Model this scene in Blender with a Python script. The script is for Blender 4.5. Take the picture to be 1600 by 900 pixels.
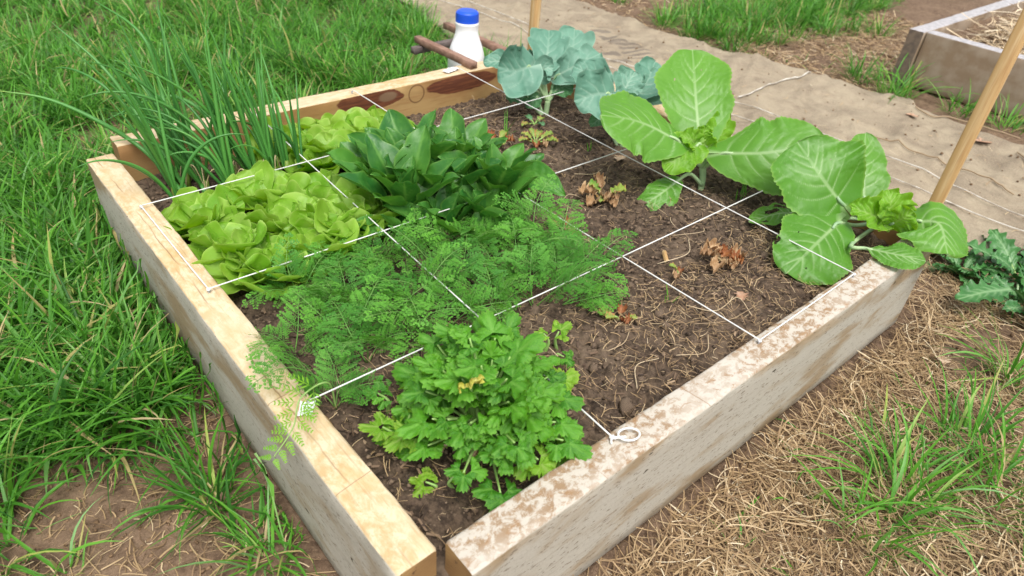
import bpy, math, random
import numpy as np
from mathutils import Vector, Matrix
from math import radians, pi, sin, cos

for o in list(bpy.data.objects): bpy.data.objects.remove(o)
S = bpy.context.scene
COL = S.collection
random.seed(11)
RNG = np.random.default_rng(7)

# ---------------- camera, sky, sun, exposure ----------------
cd = bpy.data.cameras.new('camera'); cam = bpy.data.objects.new('camera', cd); COL.objects.link(cam)
Rr, Uu, Ff = (0.767636, -0.637406, 0.066705), (0.341391, 0.494775, 0.799156), (0.542390, 0.590688, -0.597411)
cam.matrix_world = Matrix(((Rr[0], Uu[0], -Ff[0], -0.214867), (Rr[1], Uu[1], -Ff[1], -0.313912), (Rr[2], Uu[2], -Ff[2], 0.664014), (0, 0, 0, 1)))
cd.sensor_width = 36.0; cd.lens = 36.0 * 1073.4 / 1600.0
cd.clip_start = 0.02; cd.clip_end = 200
cd.dof.use_dof = True; cd.dof.focus_distance = 1.12; cd.dof.aperture_fstop = 5.6
S.camera = cam
W = bpy.data.worlds.new('World'); S.world = W; W.use_nodes = True
wn = W.node_tree.nodes; wl = W.node_tree.links
sky = wn.new('ShaderNodeTexSky'); sky.sky_type = 'NISHITA'; sky.sun_disc = False
SUN_EL, SUN_AZ = radians(64), radians(205)      # azimuth: clockwise from +Y
sky.sun_elevation = SUN_EL; sky.sun_rotation = SUN_AZ; sky.dust_density = 4.0; sky.air_density = 1.0; sky.ozone_density = 1.0
hs = wn.new('ShaderNodeHueSaturation'); hs.inputs['Saturation'].default_value = 0.18
wl.new(sky.outputs[0], hs.inputs['Color']); wl.new(hs.outputs[0], wn['Background'].inputs[0])
wn['Background'].inputs[1].default_value = 0.13
sd = bpy.data.lights.new('sun', 'SUN'); sd.energy = 1.4; sd.angle = radians(28); sd.color = (1.0, 0.96, 0.89)
sun = bpy.data.objects.new('sun', sd); COL.objects.link(sun)
dirv = Vector((sin(SUN_AZ) * cos(SUN_EL), cos(SUN_AZ) * cos(SUN_EL), sin(SUN_EL)))
sun.rotation_euler = dirv.to_track_quat('Z', 'Y').to_euler(); sun.location = dirv * 8
S.view_settings.view_transform = 'Standard'; S.view_settings.look = 'None'; S.view_settings.gamma = 1
S.view_settings.exposure = 0.79

# ---------------- helpers ----------------
def hsh(ix, iy, seed):
    h = (ix.astype(np.int64) * 374761393 + iy.astype(np.int64) * 668265263 + seed * 1442695041) & 0x7fffffff
    h = ((h ^ (h >> 13)) * 1274126177) & 0x7fffffff
    return ((h ^ (h >> 16)) & 0xffff) / 65535.0
def vn(x, y, seed=0):
    x = np.asarray(x, float); y = np.asarray(y, float)
    ix = np.floor(x); iy = np.floor(y); fx = x - ix; fy = y - iy
    fx = fx * fx * (3 - 2 * fx); fy = fy * fy * (3 - 2 * fy)
    a = hsh(ix, iy, seed); b = hsh(ix + 1, iy, seed); c = hsh(ix, iy + 1, seed); d = hsh(ix + 1, iy + 1, seed)
    return (a * (1 - fx) + b * fx) * (1 - fy) + (c * (1 - fx) + d * fx) * fy - 0.5
def fbm(x, y, f, octv=4, seed=0):
    r = 0; a = 1.0
    for k in range(octv):
        r = r + a * vn(np.asarray(x) * f + 17.3 * k, np.asarray(y) * f - 9.1 * k, seed + k); f *= 2.03; a *= 0.5
    return r
def mesh(name, V, F, mats, attrs=None, smooth=True, midx=None):
    """V (n,3); F list of (m,k) int arrays"""
    V = np.asarray(V, np.float32)
    if not isinstance(F, list): F = [F]
    F = [np.asarray(f, np.int32) for f in F if len(f)]
    me = bpy.data.meshes.new(name)
    nl = sum(f.size for f in F); nf = sum(len(f) for f in F)
    me.vertices.add(len(V)); me.vertices.foreach_set('co', V.ravel())
    me.loops.add(nl); me.loops.foreach_set('vertex_index', np.concatenate([f.ravel() for f in F]))
    me.polygons.add(nf)
    tot = np.concatenate([np.full(len(f), f.shape[1], np.int32) for f in F])
    st = np.concatenate([[0], np.cumsum(tot)[:-1]]).astype(np.int32)
    me.polygons.foreach_set('loop_start', st)
    if smooth: me.polygons.foreach_set('use_smooth', np.ones(nf, bool))
    if not isinstance(mats, (list, tuple)): mats = [mats]
    for m in mats: me.materials.append(m)
    if midx is not None: me.polygons.foreach_set('material_index', np.asarray(midx, np.int32))
    for k, a in (attrs or {}).items():
        at = me.attributes.new(k, 'FLOAT', 'POINT'); at.data.foreach_set('value', np.asarray(a, np.float32))
    me.update(calc_edges=True)
    return me
def put(name, me, parent=None, loc=None, rot=None, scale=None):
    o = bpy.data.objects.new(name, me); COL.objects.link(o)
    if parent is not None: o.parent = parent
    if loc is not None: o.location = loc
    if rot is not None: o.rotation_euler = rot
    if scale is not None: o.scale = (scale,) * 3 if not hasattr(scale, '__len__') else scale
    return o
def tag(o, label=None, cat=None, group=None, kind=None):
    if label: o['label'] = label
    if cat: o['category'] = cat
    if group: o['group'] = group
    if kind: o['kind'] = kind
    return o
def thing(name, label, cat, loc=(0, 0, 0), rz=0, group=None):
    return tag(put(name, None, None, loc, (0, 0, rz)), label, cat, group)
class MB:
    def __init__(s): s.v = []; s.f = {}; s.n = 0; s.a = {}
    def add(s, V, F, mi=0, **attrs):
        V = np.asarray(V, float); s.v.append(V)
        for f in (F if isinstance(F, list) else [F]):
            f = np.asarray(f, int)
            if len(f): s.f.setdefault((f.shape[1], mi), []).append(f + s.n)
        for k in set(list(s.a) + list(attrs)):
            l = s.a.setdefault(k, [])
            have = sum(len(q) for q in l)
            if have < s.n: l.append(np.zeros(s.n - have))
            l.append(np.broadcast_to(np.asarray(attrs.get(k, 0.0), float), (len(V),)).copy())
        s.n += len(V); return s
    def mesh(s, name, mats, smooth=True, off=None):
        V = np.concatenate(s.v)
        if off is not None: V = V - np.asarray(off)
        F = []; mi = []
        for (k, m), l in s.f.items():
            q = np.concatenate(l); F.append(q); mi.append(np.full(len(q), m))
        at = {k: np.concatenate(l) for k, l in s.a.items()}
        return mesh(name, V, F, mats, at, smooth, np.concatenate(mi))
def nrm(v):
    v = np.asarray(v, float); return v / (np.linalg.norm(v, axis=-1, keepdims=True) + 1e-12)
def curve(pts, n):
    """smooth curve through points (Catmull-Rom)"""
    P = np.asarray(pts, float)
    if len(P) == 2: return P[0] + (P[1] - P[0]) * np.linspace(0, 1, n)[:, None]
    E = np.vstack([2 * P[0] - P[1], P, 2 * P[-1] - P[-2]]); t = np.linspace(0, len(P) - 1, n)
    i = np.minimum(t.astype(int), len(P) - 2); u = (t - i)[:, None]
    a, b, c, d = E[i], E[i + 1], E[i + 2], E[i + 3]
    return 0.5 * (2 * b + (c - a) * u + (2 * a - 5 * b + 4 * c - d) * u ** 2 + (3 * b - a - 3 * c + d) * u ** 3)
def tube(pts, r, k=6, cap=True):
    P = np.asarray(pts, float); n = len(P); r = np.broadcast_to(np.asarray(r, float), (n,))
    T = nrm(np.gradient(P, axis=0)); ref = np.array([0, 0, 1.0]) if abs(T[0][2]) < .9 else np.array([1.0, 0, 0])
    N = np.zeros((n, 3)); q = ref
    for i in range(n):
        q = q - T[i] * (q @ T[i]); q = q / (np.linalg.norm(q) + 1e-9); N[i] = q
    B = np.cross(T, N); a = np.arange(k) * 2 * pi / k
    V = P[:, None] + r[:, None, None] * (np.cos(a)[None, :, None] * N[:, None] + np.sin(a)[None, :, None] * B[:, None])
    V = V.reshape(-1, 3); i, j = np.meshgrid(np.arange(n - 1), np.arange(k), indexing='ij'); j2 = (j + 1) % k
    F = [np.stack([i * k + j, i * k + j2, (i + 1) * k + j2, (i + 1) * k + j], -1).reshape(-1, 4)]
    if cap and k >= 3:
        F.append(np.array([list(range(k))[::-1]])); F.append(np.array([[(n - 1) * k + q for q in range(k)]]))
    return V, F
def grid_faces(nr, nc):
    i, j = np.meshgrid(np.arange(nr - 1), np.arange(nc - 1), indexing='ij')
    return np.stack([i * nc + j, i * nc + j + 1, (i + 1) * nc + j + 1, (i + 1) * nc + j], -1).reshape(-1, 4)

# ---------------- materials ----------------
def mat(name):
    m = bpy.data.materials.new(name); m.use_nodes = True
    nt = m.node_tree; return m, nt, nt.nodes['Principled BSDF'], nt.nodes['Material Output']
def N(nt, t, **kw):
    n = nt.nodes.new(t)
    for k, v in kw.items():
        if k in n.inputs: n.inputs[k].default_value = v
        else: setattr(n, k, v)
    return n
def L(nt, a, b): nt.links.new(a, b)
def mixc(nt, fac, a, b):
    n = nt.nodes.new('ShaderNodeMix'); n.data_type = 'RGBA'
    for sock, v in ((n.inputs[0], fac), (n.inputs[6], a), (n.inputs[7], b)):
        if hasattr(v, 'is_output'): nt.links.new(v, sock)
        elif isinstance(v, (int, float)): sock.default_value = v
        else: sock.default_value = (*v, 1)
    return n.outputs[2]
def math_(nt, op, a, b=None, c=None):
    n = nt.nodes.new('ShaderNodeMath'); n.operation = op
    for i, v in enumerate((a, b, c)):
        if v is None: continue
        if hasattr(v, 'is_output'): nt.links.new(v, n.inputs[i])
        else: n.inputs[i].default_value = v
    return n.outputs[0]
def ramp(nt, src, lo, hi):
    n = nt.nodes.new('ShaderNodeMapRange'); n.clamp = True; n.interpolation_type = 'SMOOTHSTEP'
    n.inputs[1].default_value = lo; n.inputs[2].default_value = hi
    nt.links.new(src, n.inputs[0]); return n.outputs[0]
def coords(nt, scale=(1, 1, 1), gen=False):
    tc = nt.nodes.new('ShaderNodeTexCoord'); mp = nt.nodes.new('ShaderNodeMapping'); mp.inputs['Scale'].default_value = scale
    nt.links.new(tc.outputs['Object'], mp.inputs[0]); return mp.outputs[0]
def noise(nt, vec, scale, detail=4, rough=.55, dist=0):
    n = nt.nodes.new('ShaderNodeTexNoise'); n.inputs['Scale'].default_value = scale; n.inputs['Detail'].default_value = detail
    n.inputs['Roughness'].default_value = rough; n.inputs['Distortion'].default_value = dist
    nt.links.new(vec, n.inputs['Vector']); return n.outputs['Fac']
def bump(nt, bs, h, strength=.3, dist=.002):
    b = nt.nodes.new('ShaderNodeBump'); b.inputs['Strength'].default_value = strength; b.inputs['Distance'].default_value = dist
    nt.links.new(h, b.inputs['Height']); nt.links.new(b.outputs[0], bs.inputs['Normal']); return b
def attr(nt, name):
    a = nt.nodes.new('ShaderNodeAttribute'); a.attribute_name = name; return a.outputs['Fac']
def leaf_mat(name, ca, cb, cv, rough=.42, tr=.3, cy=None, spec=.4, nscale=30, vein_amt=.8):
    m, nt, bs, out = mat(name)
    v = coords(nt)
    oi = nt.nodes.new('ShaderNodeObjectInfo')
    f = noise(nt, v, nscale, 4)
    f2 = math_(nt, 'MULTIPLY_ADD', oi.outputs['Random'], .7, math_(nt, 'MULTIPLY_ADD', f, 1.6, -.65))
    f2 = math_(nt, 'MINIMUM', math_(nt, 'MAXIMUM', f2, 0.0), 1.0)
    c = mixc(nt, f2, ca, cb)
    if cy is not None: c = mixc(nt, attr(nt, 'edge'), c, cy)
    c = mixc(nt, math_(nt, 'MULTIPLY', attr(nt, 'vein'), vein_amt), c, cv)
    L(nt, c, bs.inputs['Base Color']); bs.inputs['Roughness'].default_value = rough
    bs.inputs['Specular IOR Level'].default_value = spec
    h = noise(nt, v, 160, 3); bump(nt, bs, h, .35, .0015)
    t = nt.nodes.new('ShaderNodeBsdfTranslucent')
    hs2 = nt.nodes.new('ShaderNodeHueSaturation'); hs2.inputs['Hue'].default_value = .485; hs2.inputs['Saturation'].default_value = 1.1; hs2.inputs['Value'].default_value = 1.35
    L(nt, c, hs2.inputs['Color']); L(nt, hs2.outputs[0], t.inputs['Color'])
    mx = nt.nodes.new('ShaderNodeMixShader'); mx.inputs[0].default_value = tr
    L(nt, bs.outputs[0], mx.inputs[1]); L(nt, t.outputs[0], mx.inputs[2]); L(nt, mx.outputs[0], out.inputs['Surface'])
    return m
def plain(name, c, rough=.6, c2=None, nscale=60, bumpd=.0, spec=.4):
    m, nt, bs, out = mat(name); v = coords(nt)
    if c2 is not None:
        f = noise(nt, v, nscale, 4); L(nt, mixc(nt, ramp(nt, f, .35, .65), c, c2), bs.inputs['Base Color'])
    else: bs.inputs['Base Color'].default_value = (*c, 1)
    bs.inputs['Roughness'].default_value = rough; bs.inputs['Specular IOR Level'].default_value = spec
    if bumpd: bump(nt, bs, noise(nt, v, nscale * 3, 4), .5, bumpd)
    return m

def blade_mat(name, stops, rough=.45, tr=.3):
    m, nt, bs, out = mat(name)
    cr = nt.nodes.new('ShaderNodeValToRGB'); L(nt, attr(nt, 'tint'), cr.inputs[0])
    e = cr.color_ramp.elements; e[0].position = stops[0][0]; e[0].color = (*stops[0][1], 1); e[1].position = stops[-1][0]; e[1].color = (*stops[-1][1], 1)
    for p_, c_ in stops[1:-1]: q = e.new(p_); q.color = (*c_, 1)
    L(nt, cr.outputs[0], bs.inputs['Base Color']); bs.inputs['Roughness'].default_value = rough
    if tr:
        t = nt.nodes.new('ShaderNodeBsdfTranslucent'); hs2 = nt.nodes.new('ShaderNodeHueSaturation'); hs2.inputs['Value'].default_value = 1.3
        L(nt, cr.outputs[0], hs2.inputs['Color']); L(nt, hs2.outputs[0], t.inputs['Color'])
        mx = nt.nodes.new('ShaderNodeMixShader'); mx.inputs[0].default_value = tr
        L(nt, bs.outputs[0], mx.inputs[1]); L(nt, t.outputs[0], mx.inputs[2]); L(nt, mx.outputs[0], out.inputs['Surface'])
    return m

M_grass = blade_mat('grass_blade', [(0, (.030, .12, .016)), (.35, (.080, .26, .026)), (.6, (.130, .36, .032)), (.75, (.20, .40, .14)), (.85, (.32, .45, .08)), (.93, (.42, .34, .14)), (1, (.5, .40, .22))], .45, .32)
M_grass.node_tree.nodes['Principled BSDF'].inputs['Specular IOR Level'].default_value = .3
M_straw = blade_mat('dead_straw', [(0, (.13, .075, .035)), (.3, (.25, .16, .08)), (.6, (.42, .29, .15)), (.85, (.55, .42, .25)), (1, (.70, .60, .42))], .6, .1)
M_hay = blade_mat('pale_straw', [(0, (.35, .25, .15)), (.4, (.6, .47, .3)), (1, (.8, .7, .52))], .5, .1)

def soil_mat(name, a, b, c, s=1.0):
    m, nt, bs, out = mat(name); v = coords(nt)
    n1 = noise(nt, v, 9 * s, 5, .6); n2 = noise(nt, v, 70 * s, 5, .65); n3 = noise(nt, v, 320 * s, 4, .6)
    col = mixc(nt, ramp(nt, n2, .35, .65), a, b)
    col = mixc(nt, math_(nt, 'MULTIPLY', ramp(nt, n1, .45, .7), .55), col, c)
    col = mixc(nt, math_(nt, 'MULTIPLY', ramp(nt, n3, .62, .72), .5), col, tuple(min(1, q * 2.2) for q in b))
    L(nt, col, bs.inputs['Base Color']); bs.inputs['Roughness'].default_value = .9; bs.inputs['Specular IOR Level'].default_value = .25
    h = math_(nt, 'MULTIPLY_ADD', n3, .5, n2); bump(nt, bs, h, .8, .0045)
    return m
M_chip = blade_mat('wood_chip', [(0, (.03, .018, .012)), (.5, (.09, .055, .035)), (.85, (.20, .13, .08)), (1, (.34, .24, .15))], .8, 0)
M_crumb = plain('soil_crumb', (.035, .024, .017), .9, (.23, .165, .115), 90, 0, .2)
M_dcrumb = plain('dirt_crumb', (.13, .08, .045), .9, (.26, .17, .10), 55, 0, .2)
M_soil = soil_mat('bed_soil', (.034, .023, .016), (.12, .083, .056), (.20, .145, .10))
M_dirt = soil_mat('trodden_dirt', (.105, .066, .042), (.20, .132, .085), (.27, .185, .12))

# wood
def wood_mat(name, kind):
    m, nt, bs, out = mat(name); tc = nt.nodes.new('ShaderNodeTexCoord'); sp = nt.nodes.new('ShaderNodeSeparateXYZ'); L(nt, tc.outputs['Object'], sp.inputs[0])
    X, Y, Z = sp.outputs          # X runs along the beam
    v = tc.outputs['Object']
    def st(sx, sy=1, sz=1):
        mp = nt.nodes.new('ShaderNodeMapping'); mp.inputs['Scale'].default_value = (sx, sy, sz); L(nt, v, mp.inputs[0]); return mp.outputs[0]
    grain = noise(nt, st(.06), 220, 5, .65); fine = noise(nt, v, 300, 4, .6); blot = noise(nt, st(.6), 70, 8, .70, .5); big = noise(nt, st(.4), 9, 4, .55)
    specks = noise(nt, st(.3), 330, 3, .5)
    if kind == 'gold_top':
        col = mixc(nt, ramp(nt, blot, .38, .62), (.50, .36, .185), (.65, .54, .37)); md = noise(nt, st(.5), 24, 5, .6, .4); col = mixc(nt, math_(nt, 'MULTIPLY', ramp(nt, md, .45, .66), .5), col, (.54, .36, .15)); col = mixc(nt, math_(nt, 'MULTIPLY', ramp(nt, fine, .56, .72), .5), col, (.40, .27, .14))
        col = mixc(nt, math_(nt, 'MULTIPLY', ramp(nt, big, .40, .68), .55), col, (.64, .53, .37))
        col = mixc(nt, math_(nt, 'MULTIPLY', ramp(nt, grain, .54, .7), .5), col, (.42, .25, .11))
    elif kind == 'pale_top':
        w2 = noise(nt, st(.8), 70, 7, .72, .4)
        col = mixc(nt, ramp(nt, w2, .44, .58), (.50, .455, .39), (.29, .195, .115))
        col = mixc(nt, math_(nt, 'MULTIPLY', ramp(nt, big, .46, .64), .6), col, (.55, .505, .44))
        col = mixc(nt, math_(nt, 'MULTIPLY', ramp(nt, blot, .55, .64), .7), col, (.30, .175, .085))
        col = mixc(nt, ramp(nt, fine, .64, .74), col, (.72, .55, .33))
    elif kind == 'grey_side':
        bb = noise(nt, st(.35, 1, 1.2), 14, 4, .55, .5)
        col = mixc(nt, ramp(nt, bb, .46, .66), (.46, .43, .365), (.32, .235, .14))
        col = mixc(nt, math_(nt, 'MULTIPLY', ramp(nt, grain, .5, .72), .5), col, (.28, .23, .17))
        col = mixc(nt, math_(nt, 'MULTIPLY', ramp(nt, specks, .60, .68), .8), col, (.15, .115, .08)); col = mixc(nt, math_(nt, 'MULTIPLY', ramp(nt, fine, .52, .70), .4), col, (.30, .26, .21))
        sv = noise(nt, st(.5), 46, 2); col = mixc(nt, ramp(nt, sv, .735, .75), col, (.06, .045, .03))
    elif kind == 'end_grain':
        wv = nt.nodes.new('ShaderNodeTexWave'); wv.wave_type = 'RINGS'; wv.rings_direction = 'X'; wv.inputs['Scale'].default_value = 55; wv.inputs['Distortion'].default_value = 2.5
        mp = nt.nodes.new('ShaderNodeMapping'); mp.inputs['Location'].default_value = (0, .03, .12); L(nt, v, mp.inputs[0]); L(nt, mp.outputs[0], wv.inputs['Vector'])
        col = mixc(nt, ramp(nt, big, .4, .65), (.40, .25, .10), (.25, .145, .06)); col = mixc(nt, math_(nt, 'MULTIPLY', wv.outputs['Fac'], .45), col, (.30, .17, .07))
        col = mixc(nt, ramp(nt, noise(nt, v, 90, 3), .66, .70), col, (.12, .06, .03))
    elif kind in ('gold_inner', 'knot_inner'):
        col = mixc(nt, ramp(nt, big, .38, .62), (.44, .285, .12), (.33, .18, .07)); col = mixc(nt, math_(nt, 'MULTIPLY', ramp(nt, grain, .5, .7), .5), col, (.32, .16, .06))
        if kind == 'knot_inner':
            def ell(x0, z0, a, b, warp=.35, tilt=0.0):
                w = noise(nt, v, 22, 3)
                dx = math_(nt, 'DIVIDE', math_(nt, 'SUBTRACT', X, x0), a)
                zz = math_(nt, 'ADD', Z, math_(nt, 'MULTIPLY', math_(nt, 'SUBTRACT', X, x0), tilt))
                dz = math_(nt, 'DIVIDE', math_(nt, 'SUBTRACT', zz, z0), b)
                d = math_(nt, 'SQRT', math_(nt, 'ADD', math_(nt, 'MULTIPLY', dx, dx), math_(nt, 'MULTIPLY', dz, dz)))
                return math_(nt, 'ADD', d, math_(nt, 'MULTIPLY', math_(nt, 'SUBTRACT', w, .5), warp))
            for (x0, z0, a, b, tl) in KNOTS:
                d = ell(x0, z0, a, b, .5, tl); br = mixc(nt, ramp(nt, grain, .4, .65), (.11, .035, .018), (.19, .065, .028))
                inv = math_(nt, 'SUBTRACT', 1.0, ramp(nt, d, .93, 1.0)); col = mixc(nt, inv, col, br)
            x0, z0, a, b = RINGK
            d = ell(x0, z0, a, b, .12); ring = math_(nt, 'MULTIPLY', ramp(nt, d, .86, .95), math_(nt, 'SUBTRACT', 1.0, ramp(nt, d, 1.0, 1.12))); col = mixc(nt, math_(nt, 'MULTIPLY', ring, .8), col, (.13, .06, .025))
            dd = ell(KNOTS[0][0] + .05, KNOTS[0][1], .03, .013, .5); col = mixc(nt, math_(nt, 'SUBTRACT', 1.0, ramp(nt, dd, .7, 1.1)), col, (.20, .12, .07))
    for (x0, th, am) in LINES.get(name, []):
        dl = math_(nt, 'ABSOLUTE', math_(nt, 'ADD', math_(nt, 'SUBTRACT', X, x0), math_(nt, 'MULTIPLY', Y, .12)))
        col = mixc(nt, math_(nt, 'MULTIPLY', math_(nt, 'SUBTRACT', 1.0, ramp(nt, dl, th * .5, th)), am), col, (.25, .15, .08))
    for (y0, a_, am) in CRACKS.get(name, []):     # long drying cracks
        w = noise(nt, st(1, 0.001, .001), 14, 3)
        dl = math_(nt, 'ABSOLUTE', math_(nt, 'ADD', math_(nt, 'SUBTRACT', Y, y0), math_(nt, 'MULTIPLY', math_(nt, 'SUBTRACT', w, .5), a_)))
        gate = ramp(nt, noise(nt, st(1, 0.001, .001), 5, 1), .45, .55)
        col = mixc(nt, math_(nt, 'MULTIPLY', math_(nt, 'MULTIPLY', math_(nt, 'SUBTRACT', 1.0, ramp(nt, dl, .0004, .0016)), am), gate), col, (.22, .13, .06))
    L(nt, col, bs.inputs['Base Color']); bs.inputs['Roughness'].default_value = .75; bs.inputs['Specular IOR Level'].default_value = .3
    h = math_(nt, 'ADD', grain, math_(nt, 'MULTIPLY', fine, .5)); bump(nt, bs, h, .5, .0016)
    return m
LINES = {'beam_gold_top': [(.303, .0011, .7), (.128, .0010, .6), (.80, .001, .3)], 'beam_pale_top': [(.40, .0012, .6), (.86, .001, .4), (.20, .001, .3)]}
CRACKS = {'beam_gold_top': [(.008, .012, .7), (-.012, .010, .3)]}
KNOTS = [(0.5897, -0.0200, 0.0988, 0.0260, 0.03), (0.8822, -0.0260, 0.1176, 0.0260, 0.0)]
RINGK = (0.7278, -0.0296, 0.0240, 0.0240)
W_gold = wood_mat('beam_gold_top', 'gold_top'); W_pale = wood_mat('beam_pale_top', 'pale_top'); W_side = wood_mat('beam_grey_side', 'grey_side')
W_end = wood_mat('beam_end_grain', 'end_grain'); W_in = wood_mat('beam_gold_inner', 'gold_inner'); W_knot = wood_mat('beam_knotty_inner', 'knot_inner')
M_stake, nt, bs, out = mat('stake_pine'); v = coords(nt, (1, 1, .05)); g1 = noise(nt, v, 150, 4, .6); g2 = noise(nt, v, 45, 3)
col = mixc(nt, ramp(nt, g2, .42, .58), (.46, .29, .12), (.58, .43, .23)); col = mixc(nt, math_(nt, 'MULTIPLY', ramp(nt, g1, .5, .7), .6), col, (.33, .17, .06)); L(nt, col, bs.inputs['Base Color']); bs.inputs['Roughness'].default_value = .65; bump(nt, bs, g1, .5, .001)
M_batten = plain('old_batten', (.20, .11, .075), .75, (.30, .18, .13), 40, .001)
M_battend = plain('dark_batten', (.09, .07, .065), .8, (.15, .12, .11), 40, .001)
M_cord = plain('white_cord', (.72, .72, .70), .6); M_cordg = plain('soiled_cord', (.66, .63, .57), .7, (.36, .31, .25), 30)
M_nail = plain('steel_nail', (.45, .45, .46), .4); M_nail.node_tree.nodes['Principled BSDF'].inputs['Metallic'].default_value = .8
M_tape = plain('white_tape', (.82, .82, .84), .35)

# ---------------- ground ----------------
GZ = -0.2
def gz(x, y):
    return GZ + .022 * fbm(x, y, 2.2, 3, 3) + .010 * fbm(x, y, 14, 3, 5) - .004
def burl_left(y): return np.interp(y, [-.6, -.3, -.076, .05, .2, .6, 1.3, 1.95, 2.5, 5], [2.2, 1.95, 1.69, 1.545, 1.42, 1.38, 1.38, 1.42, 1.52, 1.7])
def burl_right(y): return np.interp(y, [-.6, .18, .6, .95, 1.4, 2.15, 3, 5], [2.46, 2.44, 2.50, 2.42, 2.34, 2.32, 2.3, 2.2])
def axis(lo, hi, step, far, n):
    g = np.arange(lo, hi, step); e = np.geomspace(step, far, n); return np.concatenate([lo - e[::-1], g, hi + e])
gx = axis(-1.0, 3.4, .014, 28, 24); gy = axis(-.9, 3.6, .016, 28, 24)
GXX, GYY = np.meshgrid(gx, gy, indexing='xy')
gzz = gz(GXX, GYY) + .008 * fbm(GXX, GYY, 55, 3, 9)
ins = (GXX > 0.0) & (GXX < 1.2) & (GYY > 0.0) & (GYY < 1.2)
gzz = np.where(ins, gzz - .03, gzz)
Vg = np.stack([GXX, GYY, gzz], -1).reshape(-1, 3)
ground = tag(put('ground', mesh('ground', Vg, grid_faces(len(gy), len(gx)), M_dirt)), kind='structure')

# bed soil
def sz(x, y):
    x = np.asarray(x, float); y = np.asarray(y, float)
    base = -.048 - .040 * np.clip((y - .85) / .3, 0, 1) - .012 * np.clip((.12 - y) / .1, 0, 1)
    return base + .016 * fbm(x, y, 6, 3, 21)
n = 440
sx = np.linspace(.012, 1.20, n); sy = np.linspace(.02, 1.20, n); SX, SY = np.meshgrid(sx, sy, indexing='xy')
f1 = np.abs(fbm(SX, SY, 38, 3, 31)); f2 = fbm(SX, SY, 90, 3, 33)
LMP = .010 * (f1 - .2) + .006 * f2; stp_ = (1.188) / (n - 1)
for _k in range(12000):
    cx, cy = RNG.uniform(.02, 1.19), RNG.uniform(.03, 1.19); r_ = .0028 + .0085 * RNG.random() ** 3; i0 = int((cx - .012) / stp_); j0 = int((cy - .02) / stp_); m_ = int(r_ / stp_) + 1
    a_, b_, c_, d_ = max(0, j0 - m_), min(n, j0 + m_ + 2), max(0, i0 - m_), min(n, i0 + m_ + 2)
    dd = r_ * r_ - (SX[a_:b_, c_:d_] - cx) ** 2 - (SY[a_:b_, c_:d_] - cy) ** 2; base_ = LMP[min(j0, n - 1), min(i0, n - 1)]
    LMP[a_:b_, c_:d_] = np.maximum(LMP[a_:b_, c_:d_], np.where(dd > 0, base_ * .5 + .75 * np.sqrt(np.maximum(dd, 0)) - .001, -1))
SZ = sz(SX, SY) + LMP
soil = tag(put('bed_soil', mesh('bed_soil', np.stack([SX, SY, SZ], -1).reshape(-1, 3), grid_faces(n, n), M_soil)), kind='structure')

def lump(r, seed, nu=6, nv=4):
    rs = np.random.default_rng(seed); V = [(0, 0, r)]; 
    for i in range(1, nv):
        for j in range(nu):
            a = 2 * pi * j / nu + .3 * i; b = pi * i / nv; q = r * (.7 + .6 * rs.random()); V.append((q * sin(b) * cos(a), q * sin(b) * sin(a), .75 * q * cos(b)))
    V.append((0, 0, -r * .7)); F3 = []; F4 = []
    for j in range(nu):
        F3.append((0, 1 + j, 1 + (j + 1) % nu)); b = 1 + (nv - 2) * nu; F3.append((len(V) - 1, b + (j + 1) % nu, b + j))
        for i in range(nv - 2):
            a = 1 + i * nu; F4.append((a + j, a + nu + j, a + nu + (j + 1) % nu, a + (j + 1) % nu))
    return np.array(V), [np.array(F3), np.array(F4)]
clod_me = []
for k in range(9):
    V, F = lump(1.0, 50 + k, 7, 4); clod_me.append(mesh('clod', V, F, M_crumb))
def free(x, y): return .05 < x < 1.13 and .06 < y < 1.14
for k in range(230):
    while True:
        x = random.uniform(.36, 1.14); y = random.uniform(.06, 1.12)
        if random.random() < .35: x, y = random.uniform(.05, 1.1), random.uniform(.05, 1.1)
        break
    r = random.uniform(.005, .009) * (1.0 if random.random() < .88 else 1.7)
    put('clod', random.choice(clod_me), soil, (x, y, float(SZ[int((y - .02) / stp_), int((x - .012) / stp_)]) + r * .1), (random.uniform(-.4, .4), random.uniform(-.4, .4), random.uniform(0, 6)), (r * random.uniform(.9, 1.5), r, r * random.uniform(.7, 1)))
ico = [lump(1.0, 90 + k, 5, 3) for k in range(6)]
def crumbs(n_, gen, rlo, rhi, zf):
    b = MB(); 
    for k in range(n_):
        x, y = gen(); V, F = ico[k % 6]; r = rlo + (rhi - rlo) * random.random() ** 2.5; a = random.random() * 6
        Rz = np.array([[cos(a), -sin(a), 0], [sin(a), cos(a), 0], [0, 0, 1]])
        b.add(V @ Rz.T * r * np.array([random.uniform(.8, 1.4), 1, .8]) + [x, y, zf(x, y) + r * .2], F)
    return b
b = crumbs(8000, lambda: (random.uniform(.03, 1.16), random.uniform(.04, 1.16)), .0014, .0050, lambda x, y: float(SZ[int((y - .02) / stp_), int((x - .012) / stp_)]))
tag(put('soil_crumbs', b.mesh('soil_crumbs', [M_crumb]), soil), kind='stuff')

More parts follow.
